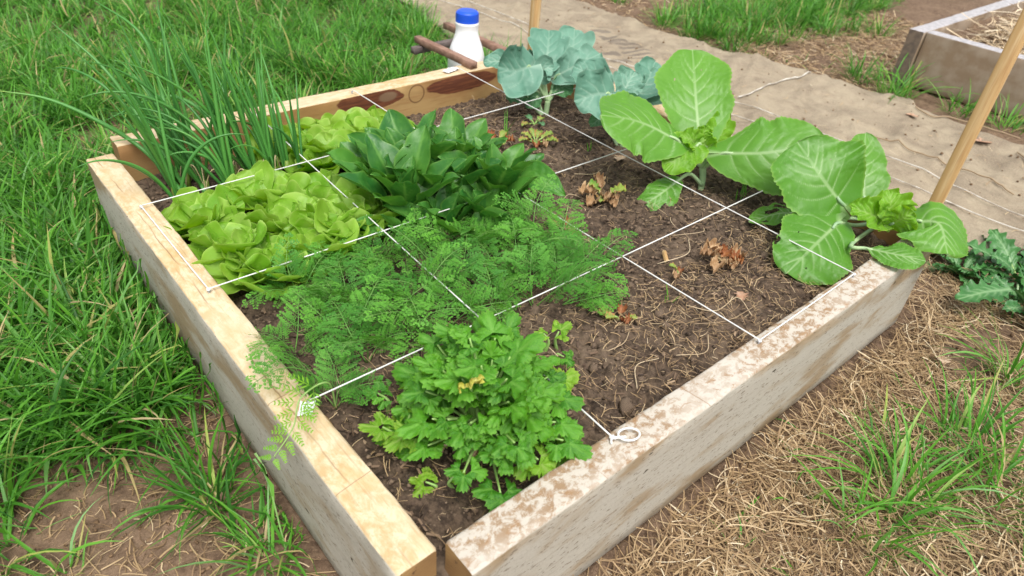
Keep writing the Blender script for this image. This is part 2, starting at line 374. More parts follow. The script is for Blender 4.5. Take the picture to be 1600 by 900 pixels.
# ---------------- ribbons: grass and straw ----------------
def ribbons(P0, phi, th0, dth, Lh, w, segs=6, roll=None, side=None, prof='blade', fold=0.0):
    """vectorised arching ribbons. th measured from vertical."""
    n_ = len(P0); pts = [P0]; p = P0.copy(); h = Lh / segs
    ph = phi.copy()
    for s_ in range(segs):
        th = th0 + dth * (s_ + .5) / segs; 
        if side is not None: ph = phi + side * (s_ + .5) / segs
        p = p + h[:, None] * np.stack([np.sin(th) * np.cos(ph), np.sin(th) * np.sin(ph), np.cos(th)], -1); pts.append(p)
    P = np.stack(pts, 1)                       # n,segs+1,3
    sv = np.stack([-np.sin(phi), np.cos(phi), np.zeros(n_)], -1)
    if roll is not None: sv = sv * np.cos(roll)[:, None] + np.stack([np.cos(phi), np.sin(phi), np.zeros(n_)], -1) * np.sin(roll)[:, None] * .8 + np.stack([0 * phi, 0 * phi, np.sin(roll)], -1) * .6
    t = np.linspace(0, 1, segs + 1)
    pr = (np.clip(1.15 - t ** 2.2 * 1.12, .04, 1) * np.clip(.6 + t * 3, 0, 1)) if prof == 'blade' else np.full(segs + 1, 1.0)
    off = sv[:, None] * (w[:, None] * pr[None])[..., None] * .5
    A = P - off; B = P + off
    if fold:
        mid = P.copy(); mid[..., 2] -= fold * w[:, None] * pr[None]
        V = np.stack([A, mid, B], 2); k = 3
    else: V = np.stack([A, B], 2); k = 2
    nrow = segs + 1; base = (np.arange(n_) * nrow * k)[:, None]
    i = np.arange(segs)[None, :] * k + base; F = []
    for c in range(k - 1): F.append(np.stack([i + c, i + c + 1, i + c + 1 + k, i + c + k], -1).reshape(-1, 4))
    return V.reshape(-1, 3), F, nrow * k
LAWN_HOLES = [(-.23, .50, .15, .10), (-.16, .36, .13, .08), (-.28, .36, .16, .10), (.05, 1.70, .12, .045), (.16, 1.66, .08, .04), (-.055, .56, .05, .10), (-.33, .27, .2, .1), (.35, 3.05, .2, .06)]
def lawn_ok(x, y):
    if y < 1.24 and x > -.065: return False
    if y >= 1.24 and x > float(burl_left(y)) - .03 + .05 * float(vn(y * 9, 0, 2)): return False
    if y < .15 and x > -.22: return False
    if y > 1.2 and x < 1.3 and y < 1.28: return False
    for (cx, cy, rx, ry) in LAWN_HOLES:
        if ((x - cx) / rx) ** 2 + ((y - cy) / ry) ** 2 < 1 + .5 * random.uniform(-1, 1): return False
    return True
def clump_blades(C, nb, Lm, rad, spread=.75, wmin=.0022, wmax=.0048, tint=(0, 1), lean=(0, 0)):
    """C: list of (x,y,scale)"""
    P0 = []; ph = []; th = []; dt = []; Lh = []; w = []; ti = []
    for (x, y, sc) in C:
        k = max(4, int(nb * sc * random.uniform(.7, 1.3))); a = RNG.uniform(0, 2 * pi, k); r = rad * sc * np.sqrt(RNG.random(k))
        px = x + r * np.cos(a); py = y + r * np.sin(a); P0.append(np.stack([px, py, gz(px, py) - .006], -1))
        hx = np.cos(a) * .8 + RNG.normal(0, .6, k) + lean[0]; hy = np.sin(a) * .8 + RNG.normal(0, .6, k) + lean[1]
        ph.append(np.arctan2(hy, hx)); th.append(RNG.uniform(.05, spread, k)); dt.append(RNG.uniform(.3, 1.9, k))
        q = RNG.random(k); Lh.append(Lm * sc ** .5 * (.35 + .9 * q)); w.append(RNG.uniform(wmin, wmax, k) * (.7 + .5 * q))
        c0 = random.uniform(.0, .35); tt = np.clip(c0 + RNG.normal(.22, .16, k), 0, .82); tt = np.where(RNG.random(k) < .075, RNG.uniform(.86, 1, k), tt); ti.append(tt)
    return [np.concatenate(q) for q in (P0, ph, th, dt, Lh, w, ti)]
def grass_mesh(name, C, nb, Lm, rad, segs=6, fold=.0, **kw):
    P0, ph, th, dt, Lh, w, ti = clump_blades(C, nb, Lm, rad, **kw)
    V, F, k = ribbons(P0, ph, th, dt, Lh, w, segs, RNG.normal(0, .5, len(P0)), RNG.normal(0, .5, len(P0)), fold=fold)
    V = V.copy(); zmin = gz(V[:, 0], V[:, 1]) + .002; V[:, 2] = np.maximum(V[:, 2], zmin)
    # keep blades out of the timber
    m = (V[:, 0] > -.046) & (V[:, 0] < .5) & (V[:, 1] < 1.2) & (V[:, 1] > 0) & (V[:, 2] < .003); V[m, 0] = -.046 - .006 * RNG.random(m.sum())
    tin = np.repeat(ti, k); return mesh(name, V, F, M_grass, {'tint': tin})
C = []
while len(C) < 1300:
    x = random.uniform(-.85, 1.5); y = random.uniform(-.1, 4.0)
    if x < -.5 + (-.15 * (y < 1)) and y < 1.2 and random.random() < .8: continue
    if lawn_ok(x, y): C.append((x, y, random.uniform(.4, .95) + .9 * max(0, float(vn(x * 5, y * 5, 44)) + .25)))
near = [c for c in C if c[1] < 1.5]; far = [c for c in C if c[1] >= 1.5]
me1 = grass_mesh('lawn', near, 40, .13, .034, 6, fold=.25, wmin=.0026, wmax=.0062)
C2 = []
while len(C2) < 420:
    x = random.uniform(-.5, -.06); y = random.uniform(.55, 1.6)
    if lawn_ok(x, y): C2.append((x, y, random.uniform(.6, 1.2)))
lawn = tag(put('lawn', me1), 'long lush green grass on the left of the bed', None, None, 'stuff')
me1b = grass_mesh('lawn_long', C2, 24, .16, .035, 7, fold=.25, wmin=.003, wmax=.0082)
tag(put('long_grass', me1b, lawn), kind='stuff')
me2 = grass_mesh('lawn_far', far, 62, .135, .042, 5, wmin=.0028, wmax=.0062)
tag(put('far_grass', me2, lawn), kind='stuff')
C3 = []
while len(C3) < 300:
    x = random.uniform(-.4, 1.42); y = random.uniform(1.27, 2.6)
    if lawn_ok(x, y): C3.append((x, y, random.uniform(.6, 1.1)))
tag(put('undergrowth_grass', grass_mesh('lawn_low', C3, 30, .075, .05, 5, wmin=.0026, wmax=.005), lawn), kind='stuff')

# single tufts
TUFTS = [
 ((-.115, .395), 52, .15, .030, 'tuft of long grass on bare dirt at the bottom left, beside the timber'),
 ((-.085, .265), 46, .13, .028, 'ragged grass tuft at the bottom edge against the near timber'),
 ((-.34, .50), 26, .12, .03, 'short grass tuft at the far left edge of the bare dirt patch'),
 ((-.30, .385), 18, .11, .02, 'thin tuft of a few blades in the bottom left corner'),
 ((.73, -.235), 105, .15, .055, 'largest sprawling grass tuft in the dead straw at the bottom right'),
 ((.62, -.235), 60, .12, .045, 'grass tuft at the bottom edge in front of the large right hand tuft'),
 ((.93, -.255), 80, .13, .05, 'grass tuft at the right edge of the straw, behind the large sprawling one'),
 ((.86, -.33), 70, .14, .05, 'grass tuft cut by the right edge beside the large sprawling one'),
 ((.82, -.16), 26, .10, .04, 'small sparse grass tuft growing in straw halfway along the right'),
 ((1.19, -.235), 60, .15, .035, 'grass tuft below the dark wavy leaved weed at the right edge'),
 ((2.55, .66), 130, .17, .06, 'bushy grass tuft at the corner of the straw filled bed'),
 ((2.60, .83), 70, .15, .05, 'grass tuft just left of the straw filled bed corner'),
 ((2.60, .45), 90, .13, .055, 'low grass tuft against the front timber of the straw filled bed'),
 ((2.60, .28), 90, .12, .055, 'grass tuft right of the low one, along the straw filled bed'),
 ((2.60, .10), 90, .13, .055, 'grass tuft at the right edge beneath the straw filled bed'),
 ((2.42, 1.30), 70, .10, .05, 'small grass tuft on the far edge of the burlap in front of the big strip'),
 ((2.40, 1.50), 70, .10, .06, 'grass tuft spreading low on the far burlap edge'),
 ((2.50, 1.72), 40, .08, .05, 'small pale grass tuft on the bare soil beyond the burlap'),
 ((2.52, 2.05), 40, .06, .04, 'tiny green weed tuft at the top edge beyond the burlap'),
 ((1.36, 1.50), 60, .17, .04, 'upright grass tuft left of the vertical stake, beyond the batten frame'),
 ((1.40, 1.66), 50, .16, .04, 'thin upright grass tuft on the burlap edge behind the white bottle'),
 ((1.22, 1.30), 30, .12, .03, 'few tall blades between the batten frame and the burlap'),
 ((1.36, .22), 10, .10, .012, 'few thin grass blades on the burlap behind the cabbage'),
]
for (c, nb, Lm, rad, lab) in TUFTS:
    me = grass_mesh('grass_tuft', [(c[0], c[1], 1.0)], nb, Lm, rad, 6, fold=.22, wmin=.0024, wmax=.0056)
    g = float(gz(c[0], c[1])); me.transform(Matrix.Translation((-c[0], -c[1], -g)))
    tag(put('grass_tuft', me, None, (c[0], c[1], g)), lab, 'grass tuft')
C4 = [(random.gauss(2.95, .42), random.gauss(1.50, .14), random.uniform(.6, 1.2)) for _ in range(90)]
C4 += [(random.gauss(3.6, .5), random.gauss(1.55, .16), random.uniform(.7, 1.3)) for _ in range(70)]
C4 = [c for c in C4 if c[0] > burl_right(c[1]) + .05 and not (c[0] > 2.6 and c[1] < .95)]
tag(put('grass_strip', grass_mesh('grass_strip', C4, 50, .13, .05, 5, wmin=.003, wmax=.006)), 'strip of rough green grass beyond the burlap at the top right', None, None, 'stuff')
# sparse green blades over the straw
C5 = [(random.uniform(.3, 1.6), random.uniform(-.5, -.08), random.uniform(.3, .6)) for _ in range(70)]
C5 += [(random.uniform(2.45, 3.6), random.uniform(.95, 1.5), random.uniform(.3, .6)) for _ in range(30)]
tag(put('sparse_grass', grass_mesh('sparse_grass', C5, 9, .08, .04, 5)), 'thin scattered grass blades among the straw', None, None, 'stuff')

def straw_mesh(name, XY, Lm, w, m, zf, lift=.006, layers=.018, tlo=0, thi=1):
    n_ = len(XY); XY = np.asarray(XY); z = zf(XY[:, 0], XY[:, 1]) + RNG.random(n_) ** 1.6 * layers + lift * .3
    P0 = np.column_stack([XY, z]); Lh = Lm * (.3 + 1.0 * RNG.random(n_)); phi = RNG.uniform(0, 2 * pi, n_)
    V, F, k = ribbons(P0, phi, RNG.normal(1.52, .16, n_), RNG.normal(.1, .25, n_), Lh, w * RNG.uniform(.6, 1.4, n_), 4, RNG.normal(0, .6, n_), RNG.normal(0, 1.0, n_), prof='s')
    zz = zf(V[:, 0], V[:, 1]); V = V.copy(); V[:, 2] = np.maximum(V[:, 2], zz + .0015)
    t = np.clip(RNG.normal(.5, .25, n_), 0, 1) * (thi - tlo) + tlo
    return mesh(name, V, F, m, {'tint': np.repeat(t, k)})
def rnd_pts(n_, x0, x1, y0, y1, f=None):
    o = []
    while len(o) < n_:
        x = random.uniform(x0, x1); y = random.uniform(y0, y1)
        if f is None or f(x, y): o.append((x, y))
    return o
def straw_ok(x, y):
    if y > -.035 and x < 1.23: return False
    if y > 0.35 and x < 2.3: return False
    if burl_left(y) < x < burl_right(y): return False
    d = float(vn(x * 6, y * 6, 77)) + .5
    if 1.05 < x < 1.7 and -.2 < y < .2: return d > .45
    return d > .10 or random.random() < .35
P = rnd_pts(19000, .08, 1.5, -.5, -.03, straw_ok) + rnd_pts(1500, 1.2, 1.75, -.35, .1, straw_ok)
dead = tag(put('dead_grass', straw_mesh('dead_grass', P, .054, .0016, M_straw, gz, layers=.018)), 'mat of brown dead grass on the ground right of the bed', None, None, 'stuff')
P = rnd_pts(5200, 2.40, 3.7, .72, 1.5, straw_ok) + rnd_pts(2200, 2.3, 3.4, 1.4, 2.8)
tag(put('far_dead_grass', straw_mesh('dead_grass_far', P, .05, .0030, M_straw, gz, layers=.016, tlo=.1), dead), kind='stuff')
P = rnd_pts(1500, -.45, -.04, .1, .75, lambda x, y: x < -.045) + rnd_pts(350, -.15, .35, 1.5, 1.85)
tag(put('left_dead_grass', straw_mesh('dead_grass_left', P, .035, .0015, M_straw, gz, layers=.009, thi=.9), dead), kind='stuff')
b = crumbs(1800, lambda: (random.uniform(-.5, -.05), random.uniform(.1, .8)), .001, .004, lambda x, y: float(gz(x, y)))
for _ in range(1):
    bb = crumbs(1500, lambda: (random.uniform(.1, 1.7), random.uniform(-.5, -.03)), .0012, .006, lambda x, y: float(gz(x, y)) + .002)
    b.add(np.concatenate(bb.v), [np.concatenate(q) for q in bb.f.values()])
bb = crumbs(1200, lambda: (random.uniform(2.45, 3.8), random.uniform(.75, 2.9)), .003, .012, lambda x, y: float(gz(x, y)))
b.add(np.concatenate(bb.v), [np.concatenate(q) for q in bb.f.values()])
tag(put('dirt_crumbs', b.mesh('dirt_crumbs', [M_dcrumb]), ground), kind='stuff')
P = rnd_pts(2600, .33, 1.15, .05, 1.14) + rnd_pts(800, .04, .5, .04, .4) + rnd_pts(1300, .50, 1.12, .05, .25) + rnd_pts(350, .45, 1.1, .95, 1.15)
tag(put('straw_bits', straw_mesh('soil_straw', P, .024, .0009, M_straw, lambda x, y: sz(x, y) + .007, layers=.007, tlo=.05, thi=.9), soil), kind='stuff')

def chips(n_):
    XY = np.array(rnd_pts(n_, .03, 1.16, .04, 1.16)); z = sz(XY[:, 0], XY[:, 1]) + .005 + RNG.random(n_) * .004; P0 = np.column_stack([XY, z])
    V, F, k = ribbons(P0, RNG.uniform(0, 6.28, n_), RNG.normal(1.5, .22, n_), RNG.normal(0, .12, n_), .004 + .014 * RNG.random(n_) ** 2, RNG.uniform(.0014, .0042, n_), 2, RNG.normal(0, .5, n_), None, prof='s')
    return mesh('wood_chips', V, F, M_chip, {'tint': np.repeat(np.clip(RNG.normal(.5, .28, n_), 0, 1), k)}, False)
tag(put('wood_chips', chips(5200), soil), kind='stuff')
# long pale stalks lying on soil
STALKS = [[(.63, .17), (.66, .13), (.72, .13), (.71, .09)], [(.60, .13), (.66, .105), (.74, .10)], [(.70, .29), (.76, .27), (.80, .30)], [(.44, .17), (.47, .165), (.50, .18)],
          [(.79, .33), (.84, .30), (.86, .31)], [(.55, .34), (.53, .31), (.50, .31)], [(.93, .35), (.95, .31)], [(.52, .10), (.57, .08), (.60, .10)], [(.85, .16), (.90, .14), (.98, .15)],
          [(.70, .55), (.73, .56), (.74, .53)], [(.8, .62), (.84, .60), (.88, .61)], [(.42, .09), (.45, .12), (.49, .11)], [(1.02, .24), (1.05, .20)], [(.9, 1.0), (.93, .96), (.97, .97)]]
b = MB()
for s_ in STALKS:
    q = curve([(x, y, float(sz(x, y)) + .009 + .004 * random.random()) for x, y in s_], 12); V, F = tube(q, .0008, 4); b.add(V, F, tint=random.uniform(0, .6))
tag(put('straw_stalks', b.mesh('straw_stalks', [M_hay]), soil), kind='stuff')

# ---------------- raised bed ----------------
def beam(name, p0, p1, th, top, inner_sign, m_top, m_side, m_in, parent, label=None, m_end=None, h=.2, ztop=0.0, seed=0, r=.0045):
    """p0->p1 centre line in plan; inner_sign: +1 inner side is local +Y"""
    p0 = np.array(p0); p1 = np.array(p1); Ln = np.linalg.norm(p1 - p0); ang = math.atan2(p1[1] - p0[1], p1[0] - p0[0])
    hy = th / 2; sec = []; mi = []
    def seg(a, b_, n_, m_):
        for k in range(n_): sec.append(np.array(a) + (np.array(b_) - np.array(a)) * k / n_); mi.append(m_)
    zt = 0.0; zb = -h; mL = 2 if inner_sign > 0 else 1; mR = 1 if inner_sign > 0 else 2
    seg((-hy + r, zt), (hy - r, zt), 6, 0)
    for k in range(3): a = pi / 2 * (1 - k / 3); sec.append(np.array((hy - r + r * cos(a), zt - r + r * sin(a)))); mi.append(0 if k < 2 else mL)
    seg((hy, zt - r), (hy, zb + r), 8, mL); seg((hy, zb + r), (hy - r, zb), 1, mL); seg((hy - r, zb), (-hy + r, zb), 3, mR); seg((-hy + r, zb), (-hy, zb + r), 1, mR)
    seg((-hy, zb + r), (-hy, zt - r), 8, mR)
    for k in range(3): a = pi - pi / 2 * k / 3; sec.append(np.array((-hy + r + r * cos(a), zt - r + r * sin(a)))); mi.append(mR if k < 1 else 0)
    sec = np.array(sec); ns = len(sec); nl = 110; xs = np.linspace(0, Ln, nl); xs[1] = .003; xs[-2] = Ln - .003
    V = np.zeros((nl, ns, 3)); V[..., 0] = xs[:, None]; V[..., 1] = sec[None, :, 0]; V[..., 2] = sec[None, :, 1]
    per = np.arange(ns) * .02
    d = .0016 * fbm(V[..., 0] * 1.0 + per[None] * 0, per[None] + 0 * V[..., 0] + seed, 14, 3, seed) + .0011 * fbm(V[..., 0], per[None] + 0 * V[..., 0], 60, 2, seed + 5)
    V[..., 1] += d * np.sign(sec[None, :, 0]); V[..., 2] += d * .8
    V[..., 1] += .0025 * np.sin(xs * 2.3 + seed)[:, None]
    for e, s_ in ((0, 1), (-1, -1)):      # eased ends
        V[e, :, 1] *= .95; V[e, :, 2] = zb / 2 + (V[e, :, 2] - zb / 2) * .987
    V = V.reshape(-1, 3); i, j = np.meshgrid(np.arange(nl - 1), np.arange(ns), indexing='ij'); j2 = (j + 1) % ns
    F = np.stack([i * ns + j, (i + 1) * ns + j, (i + 1) * ns + j2, i * ns + j2], -1).reshape(-1, 4)
    mi_ = np.tile(np.array(mi), nl - 1)
    e1 = np.arange(ns)[None]; e2 = (np.arange(ns)[::-1] + (nl - 1) * ns)[None]
    F = [F, e1, e2]; mi_ = np.concatenate([mi_, [3, 3]])
    me = mesh(name, V, F, [m_top, m_side, m_in, m_end or W_end], None, True, mi_)
    o = put(name, me, parent, (p0[0], p0[1], ztop), (0, 0, ang))
    if label: o['label'] = label
    try: me.set_sharp_from_angle(angle=radians(50))
    except Exception: pass
    return o
bed = thing('raised_bed', 'square raised vegetable bed of four pale timber sleepers in the middle of the picture', 'raised bed', (0, 0, 0))
beam_a = beam('timber', (.0022, .031), (-.0142, 1.153), .051, None, -1, W_gold, W_side, W_in, bed, 'near left timber with golden top', seed=1)
beam_c = beam('timber', (.038, .0072), (1.153, .0145), .050, None, +1, W_pale, W_side, W_in, bed, 'near right timber with whitish blotched top', seed=2)
beam_b = beam('timber', (.027, 1.2085), (1.205, 1.2085), .055, None, -1, W_gold, W_side, W_knot, bed, 'far left timber with dark oval knots', seed=3)
beam_d = beam('timber', (1.198, .045), (1.198, 1.178), .052, None, +1, W_gold, W_side, W_in, bed, 'far right timber behind the cabbages', seed=4)
def nail(x, y, z=0, parent=bed):
    V, F = tube([(x, y, z - .01), (x, y, z + .004)], .0013, 6); b = MB().add(V, F)
    V, F = tube([(x, y, z + .004), (x, y, z + .0052)], .0030, 8); b.add(V, F); put('nail', b.mesh('nail', [M_nail], False), parent)
NA = {'L1': (-.009, .900), 'L2': (-.003, .598), 'L3': (.014, .301)}
NC = {'M2': (.607, .021), 'M3': (.903, .026), 'M1': (.287, .023)}
NB = {'M2': (.576, 1.196), 'M3': (.901, 1.200), 'M1': (.319, 1.196)}
ND = {'L1': (1.19, .925), 'L2': (1.185, .590), 'L3': (1.195, .298)}
for d_ in (NA, NC, NB, ND):
    for q in d_.values(): nail(*q)
def cord(paths, label, rad=.00115, extra=None, group=None):
    b = MB()
    for p_ in paths:
        p_ = np.array(p_); dense = []
        for i in range(len(p_) - 1):
            n_ = 40; t = np.linspace(0, 1, n_)[:, None]; sg = p_[i] + (p_[i + 1] - p_[i]) * t; sg[:, 2] -= .0022 * np.sin(pi * t[:, 0]) * min(1, np.linalg.norm(p_[i + 1] - p_[i])); dense.append(sg if i == 0 else sg[1:])
        V, F = tube(np.vstack(dense), rad, 6); b.add(V, F)
    for c in (extra or []):
        V, F = lump(.0035, int(c[0] * 1000) % 97, 6, 4); b.add(V + np.array(c), F)
    return tag(put('cord', b.mesh('cord', [M_cord])), label, 'cord', group)
z0 = .0075
P3 = lambda q, z=z0: (q[0], q[1], z)
cord([[P3(ND['L1']), P3(NA['L1']), P3(NA['L2']), P3(ND['L2'])]], 'white cord crossing the lettuces, nailed twice to the near left timber', extra=[P3(NA['L1'], .006), P3(NA['L2'], .006)])
cord([[P3(NB['M2'], z0 + .003), P3(NC['M2'], z0), P3(NC['M3'], z0), P3(NB['M3'], z0 + .003)]], 'white cord over the bare soil, nailed twice to the near right timber', extra=[P3(NC['M2'], .006), P3(NC['M3'], .006)])
cord([[P3(NA['L3'], .005), P3(ND['L3'], z0)]], 'white cord running from the taped nail past the celery to the chewed leaf')
cl = cord([[P3(NB['M1'], z0 + .003), P3(NC['M1'], .006)]], 'white cord running down the middle from the onions to a looped end', extra=[(.287, .023, .006)])
lp = []
for k in range(25):
    a = 2 * pi * k / 24; lp.append((.303 + .0135 * cos(a) + .003, .013 + .009 * sin(a) - .004 * cos(a), .008 + .002 * sin(a)))
V, F = tube(lp, .0015, 6); bl = MB().add(V, F); V, F = tube([(.286, .0245, .005), (.280, .018, .003)], .0015, 5); bl.add(V, F)
for k in range(4): V, F = tube([(.284 + .004 * k, .026 - .003 * k, .006), (.289 + .004 * k, .019 - .002 * k, .0065)], .002, 5); bl.add(V, F)
put('loop', bl.mesh('loop', [M_cord]), cl)
# white tape wraps
def patch(cx, cy, z, w, l, rz, seed, label, up=.006):
    n_ = 12; u, v = np.meshgrid(np.linspace(-.5, .5, n_), np.linspace(-.5, .5, n_)); x = u * w * (1 + .25 * fbm(u, v, 3, 2, seed)); y = v * l * (1 + .25 * fbm(v, u, 3, 2, seed + 1))
    zz = z + up * np.abs(fbm(u, v, 4, 3, seed + 2)) ; c, s_ = cos(rz), sin(rz)
    V = np.stack([cx + c * x - s_ * y, cy + s_ * x + c * y, zz], -1).reshape(-1, 3)
    o = put('tape', mesh('tape', V, grid_faces(n_, n_), M_tape)); mo = o.modifiers.new('s', 'SOLIDIFY'); mo.thickness = .0006
    return tag(o, label, 'tape')
patch(.005, .291, .0035, .024, .018, .9, 3, 'crumpled white tape round the nail under the overhanging carrot leaf')
patch(.885, 1.205, .0035, .05, .022, .3, 6, 'smear of white tape on the far timber below the bottle')

# bed two (straw filled)
bed2 = thing('raised_bed', 'grey timber raised bed filled with pale straw at the top right', 'raised bed', (2.69, .72, 0))
def b2(p0, p1, ins_, lab, seed):
    o = beam('timber', p0, p1, .055, None, ins_, W_grey2, W_brown2, W_brown2, bed2, lab, m_end=M_end2, seed=seed); o.location = (p0[0] - 2.69, p0[1] - .72, 0)
W_grey2 = plain('weathered_top', (.33, .32, .33), .8, (.46, .44, .45), 60, .001)
W_brown2 = plain('weathered_side', (.26, .185, .12), .8, (.34, .27, .20), 16, .001); M_end2 = plain('dark_end_grain', (.13, .10, .08), .85, (.20, .15, .11), 50, .001)
b2((2.717, .683), (2.717, -.45), +1, 'front timber with brown weathered face', 11)
b2((2.672, .716), (3.85, .716), -1, 'left timber running back', 12)
n = 60; X2, Y2 = np.meshgrid(np.linspace(2.73, 3.85, n), np.linspace(-.45, .70, n)); z2 = -.075 + .05 * fbm(X2, Y2, 5, 3, 41) + .03 * np.clip((X2 - 2.75) / .5, 0, 1)
fill = put('straw_base', mesh('straw_base', np.stack([X2 - 2.69, Y2 - .72, z2], -1).reshape(-1, 3), grid_faces(n, n), M_dirt), bed2)
P = rnd_pts(2600, 2.83, 3.6, -.2, .60); n_ = len(P); XY = np.array(P); 
zf2 = lambda x, y: -.07 + .05 * fbm(x, y, 5, 3, 41) + .03 * np.clip((x - 2.75) / .5, 0, 1)
me = straw_mesh('straw', P, .12, .0055, M_hay, zf2, layers=.05); tag(put('straw', me, None), 'pale cut straw heaped in the timber bed at the top right', None, None, 'stuff')

# ---------------- burlap sheet ----------------
m, nt, bs, out = mat('burlap'); v = coords(nt)
sp = nt.nodes.new('ShaderNodeSeparateXYZ'); L(nt, v, sp.inputs[0])
n1 = noise(nt, v, 5.5, 6, .65, .9); n2 = noise(nt, v, 26, 6, .7, .5); n3 = noise(nt, v, 260, 3, .6)
col = mixc(nt, ramp(nt, n1, .35, .68), (.355, .295, .21), (.22, .175, .125)); col = mixc(nt, math_(nt, 'MULTIPLY', ramp(nt, n2, .5, .72), .6), col, (.19, .14, .10))
col = mixc(nt, math_(nt, 'MULTIPLY', ramp(nt, n3, .35, .75), .45), col, (.47, .395, .29))
def inkpatch(cx, cy, rx, ry, ang, freq):
    mp = nt.nodes.new('ShaderNodeMapping'); mp.vector_type = 'POINT'; mp.inputs['Location'].default_value = (0, 0, 0)
    dx = math_(nt, 'SUBTRACT', sp.outputs[0], cx); dy = math_(nt, 'SUBTRACT', sp.outputs[1], cy); c, s_ = cos(ang), sin(ang)
    u = math_(nt, 'ADD', math_(nt, 'MULTIPLY', dx, c), math_(nt, 'MULTIPLY', dy, s_)); w_ = math_(nt, 'SUBTRACT', math_(nt, 'MULTIPLY', dy, c), math_(nt, 'MULTIPLY', dx, s_))
    d = math_(nt, 'MAXIMUM', math_(nt, 'ABSOLUTE', math_(nt, 'DIVIDE', u, rx)), math_(nt, 'ABSOLUTE', math_(nt, 'DIVIDE', w_, ry)))
    box = math_(nt, 'SUBTRACT', 1.0, ramp(nt, math_(nt, 'ADD', d, math_(nt, 'MULTIPLY', math_(nt, 'SUBTRACT', n2, .5), .8)), .75, 1.05))
    stp = ramp(nt, math_(nt, 'SINE', math_(nt, 'MULTIPLY_ADD', u, freq, math_(nt, 'MULTIPLY', n1, 8))), -.1, .4)
    return math_(nt, 'MULTIPLY', box, stp)
for a_ in ((2.025, 1.670, .12, .05, 1.3, 90), (1.982, 1.478, .12, .06, 1.2, 140), (1.846, 1.439, .10, .04, 1.2, 60)):
    col = mixc(nt, math_(nt, 'MULTIPLY', inkpatch(*a_), .55), col, (.10, .085, .08))
L(nt, col, bs.inputs['Base Color']); bs.inputs['Roughness'].default_value = .9; bs.inputs['Specular IOR Level'].default_value = .15
bump(nt, bs, math_(nt, 'ADD', n3, math_(nt, 'MULTIPLY', n2, .7)), .8, .004); M_burlap = m
ny, nx = 360, 110; yy = np.linspace(-.6, 4.6, ny); s_ = np.linspace(0, 1, nx); YB, SB = np.meshgrid(yy, s_, indexing='ij')
xl = burl_left(YB) + .02 * vn(YB * 9, 0 * YB, 3) + .012 * vn(YB * 30, 0 * YB, 4); xr = burl_right(YB) + .05 * vn(YB * 5, 0 * YB, 8) + .02 * vn(YB * 22, 0 * YB, 9)
XB = xl + (xr - xl) * SB
def wr(x, y):
    u = x * .9 + y * .25; w_ = y * 1.0 - x * .3
    r1 = np.clip(.16 - np.abs(fbm(u * .8, w_ * 2.2, 1.6, 2, 61)), 0, 1) / .16; r2 = np.clip(.10 - np.abs(fbm(u * 2.2, w_ * 1.2, 1.8, 2, 65)), 0, 1) / .10
    return .012 * r1 ** 3 + .012 * r2 ** 3 + .022 * fbm(x, y, 2.6, 4, 70) + .012 * fbm(u * .6, w_ * 1.6, 9, 3, 73) + .005 * fbm(x, y, 30, 3, 71)
def bz(x, y): return GZ + .016 + wr(x, y)
edge = np.minimum(SB, 1 - SB); ZB = bz(XB, YB) - .016 * np.clip(1 - edge / .02, 0, 1) - .0
ZB = np.maximum(ZB, gz(XB, YB) + .002)
sheet = tag(put('burlap_sheet', mesh('burlap_sheet', np.stack([XB, YB, ZB], -1).reshape(-1, 3), grid_faces(ny, nx), M_burlap)), 'wrinkled tan burlap sacking laid on the ground along the path beyond the bed', 'burlap')
mo = sheet.modifiers.new('s', 'SOLIDIFY'); mo.thickness = .0025; mo.offset = -1
def gcord(pts, rad, m_, lab, cat, name):
    pts = np.array(pts); q = curve([(x, y, 0) for x, y in pts], 90); q[:, 2] = bz(q[:, 0], q[:, 1]) + rad * 1.2 + .004; q[:, 0] += .004 * fbm(q[:, 1], q[:, 0], 6, 2, 5)
    for _ in range(3): q[1:-1, 2] = np.maximum(q[1:-1, 2], (q[:-2, 2] + q[2:, 2]) / 2)
    V, F = tube(q, rad, 5); return tag(put(name, MB().add(V, F).mesh(name, [m_])), lab, cat)
gcord([(1.66, 3.2), (1.664, 2.57), (1.686, 2.2), (1.687, 1.786), (1.71, 1.35), (1.755, .35), (1.79, -.1), (1.81, -.4)], .0017, M_cordg, 'pale ground cord on the burlap, the one nearer the bed', 'cord', 'ground_cord')
gcord([(1.75, 3.2), (1.756, 2.47), (1.775, 1.74), (1.80, 1.42), (1.82, 1.2), (1.886, .37), (1.893, -.01), (1.90, -.4)], .0019, M_cordg, 'pale ground cord on the burlap, the one farther from the bed', 'cord', 'ground_cord')
gcord([(1.89, .912), (2.05, .93), (2.154, .932), (2.27, .925), (2.377, .921)], .0028, M_cordg, 'short white cord lying across the burlap toward the straw filled bed', 'cord', 'ground_cord')
gcord([(2.02, .50), (2.03, .38), (2.035, .2), (2.02, .06)], .0022, M_hay, 'long straight straw stalk lying on the burlap left of the slanting stake', 'straw stalk', 'straw_stalk')
gcord([(2.32, .16), (2.25, .12), (2.17, .07), (2.13, .08)], .0022, M_hay, 'bent straw stalk on the burlap right of the slanting stake', 'straw stalk', 'straw_stalk')
gcord([(2.42, .53), (2.40, .46), (2.44, .40), (2.47, .2)], .0025, M_hay, 'kinked straw stalk at the burlap edge below the straw filled bed', 'straw stalk', 'straw_stalk')
q_ = [(2.62, 1.62), (2.72, 1.70)]
V, F = tube([(2.58, 1.60, gz(2.58, 1.60) + .01), (2.80, 1.72, gz(2.8, 1.72) + .02)], .006, 6); tag(put('stick', MB().add(V, F).mesh('stick', [M_hay])), 'pale stick lying on bare soil at the top beyond the burlap', 'stick')

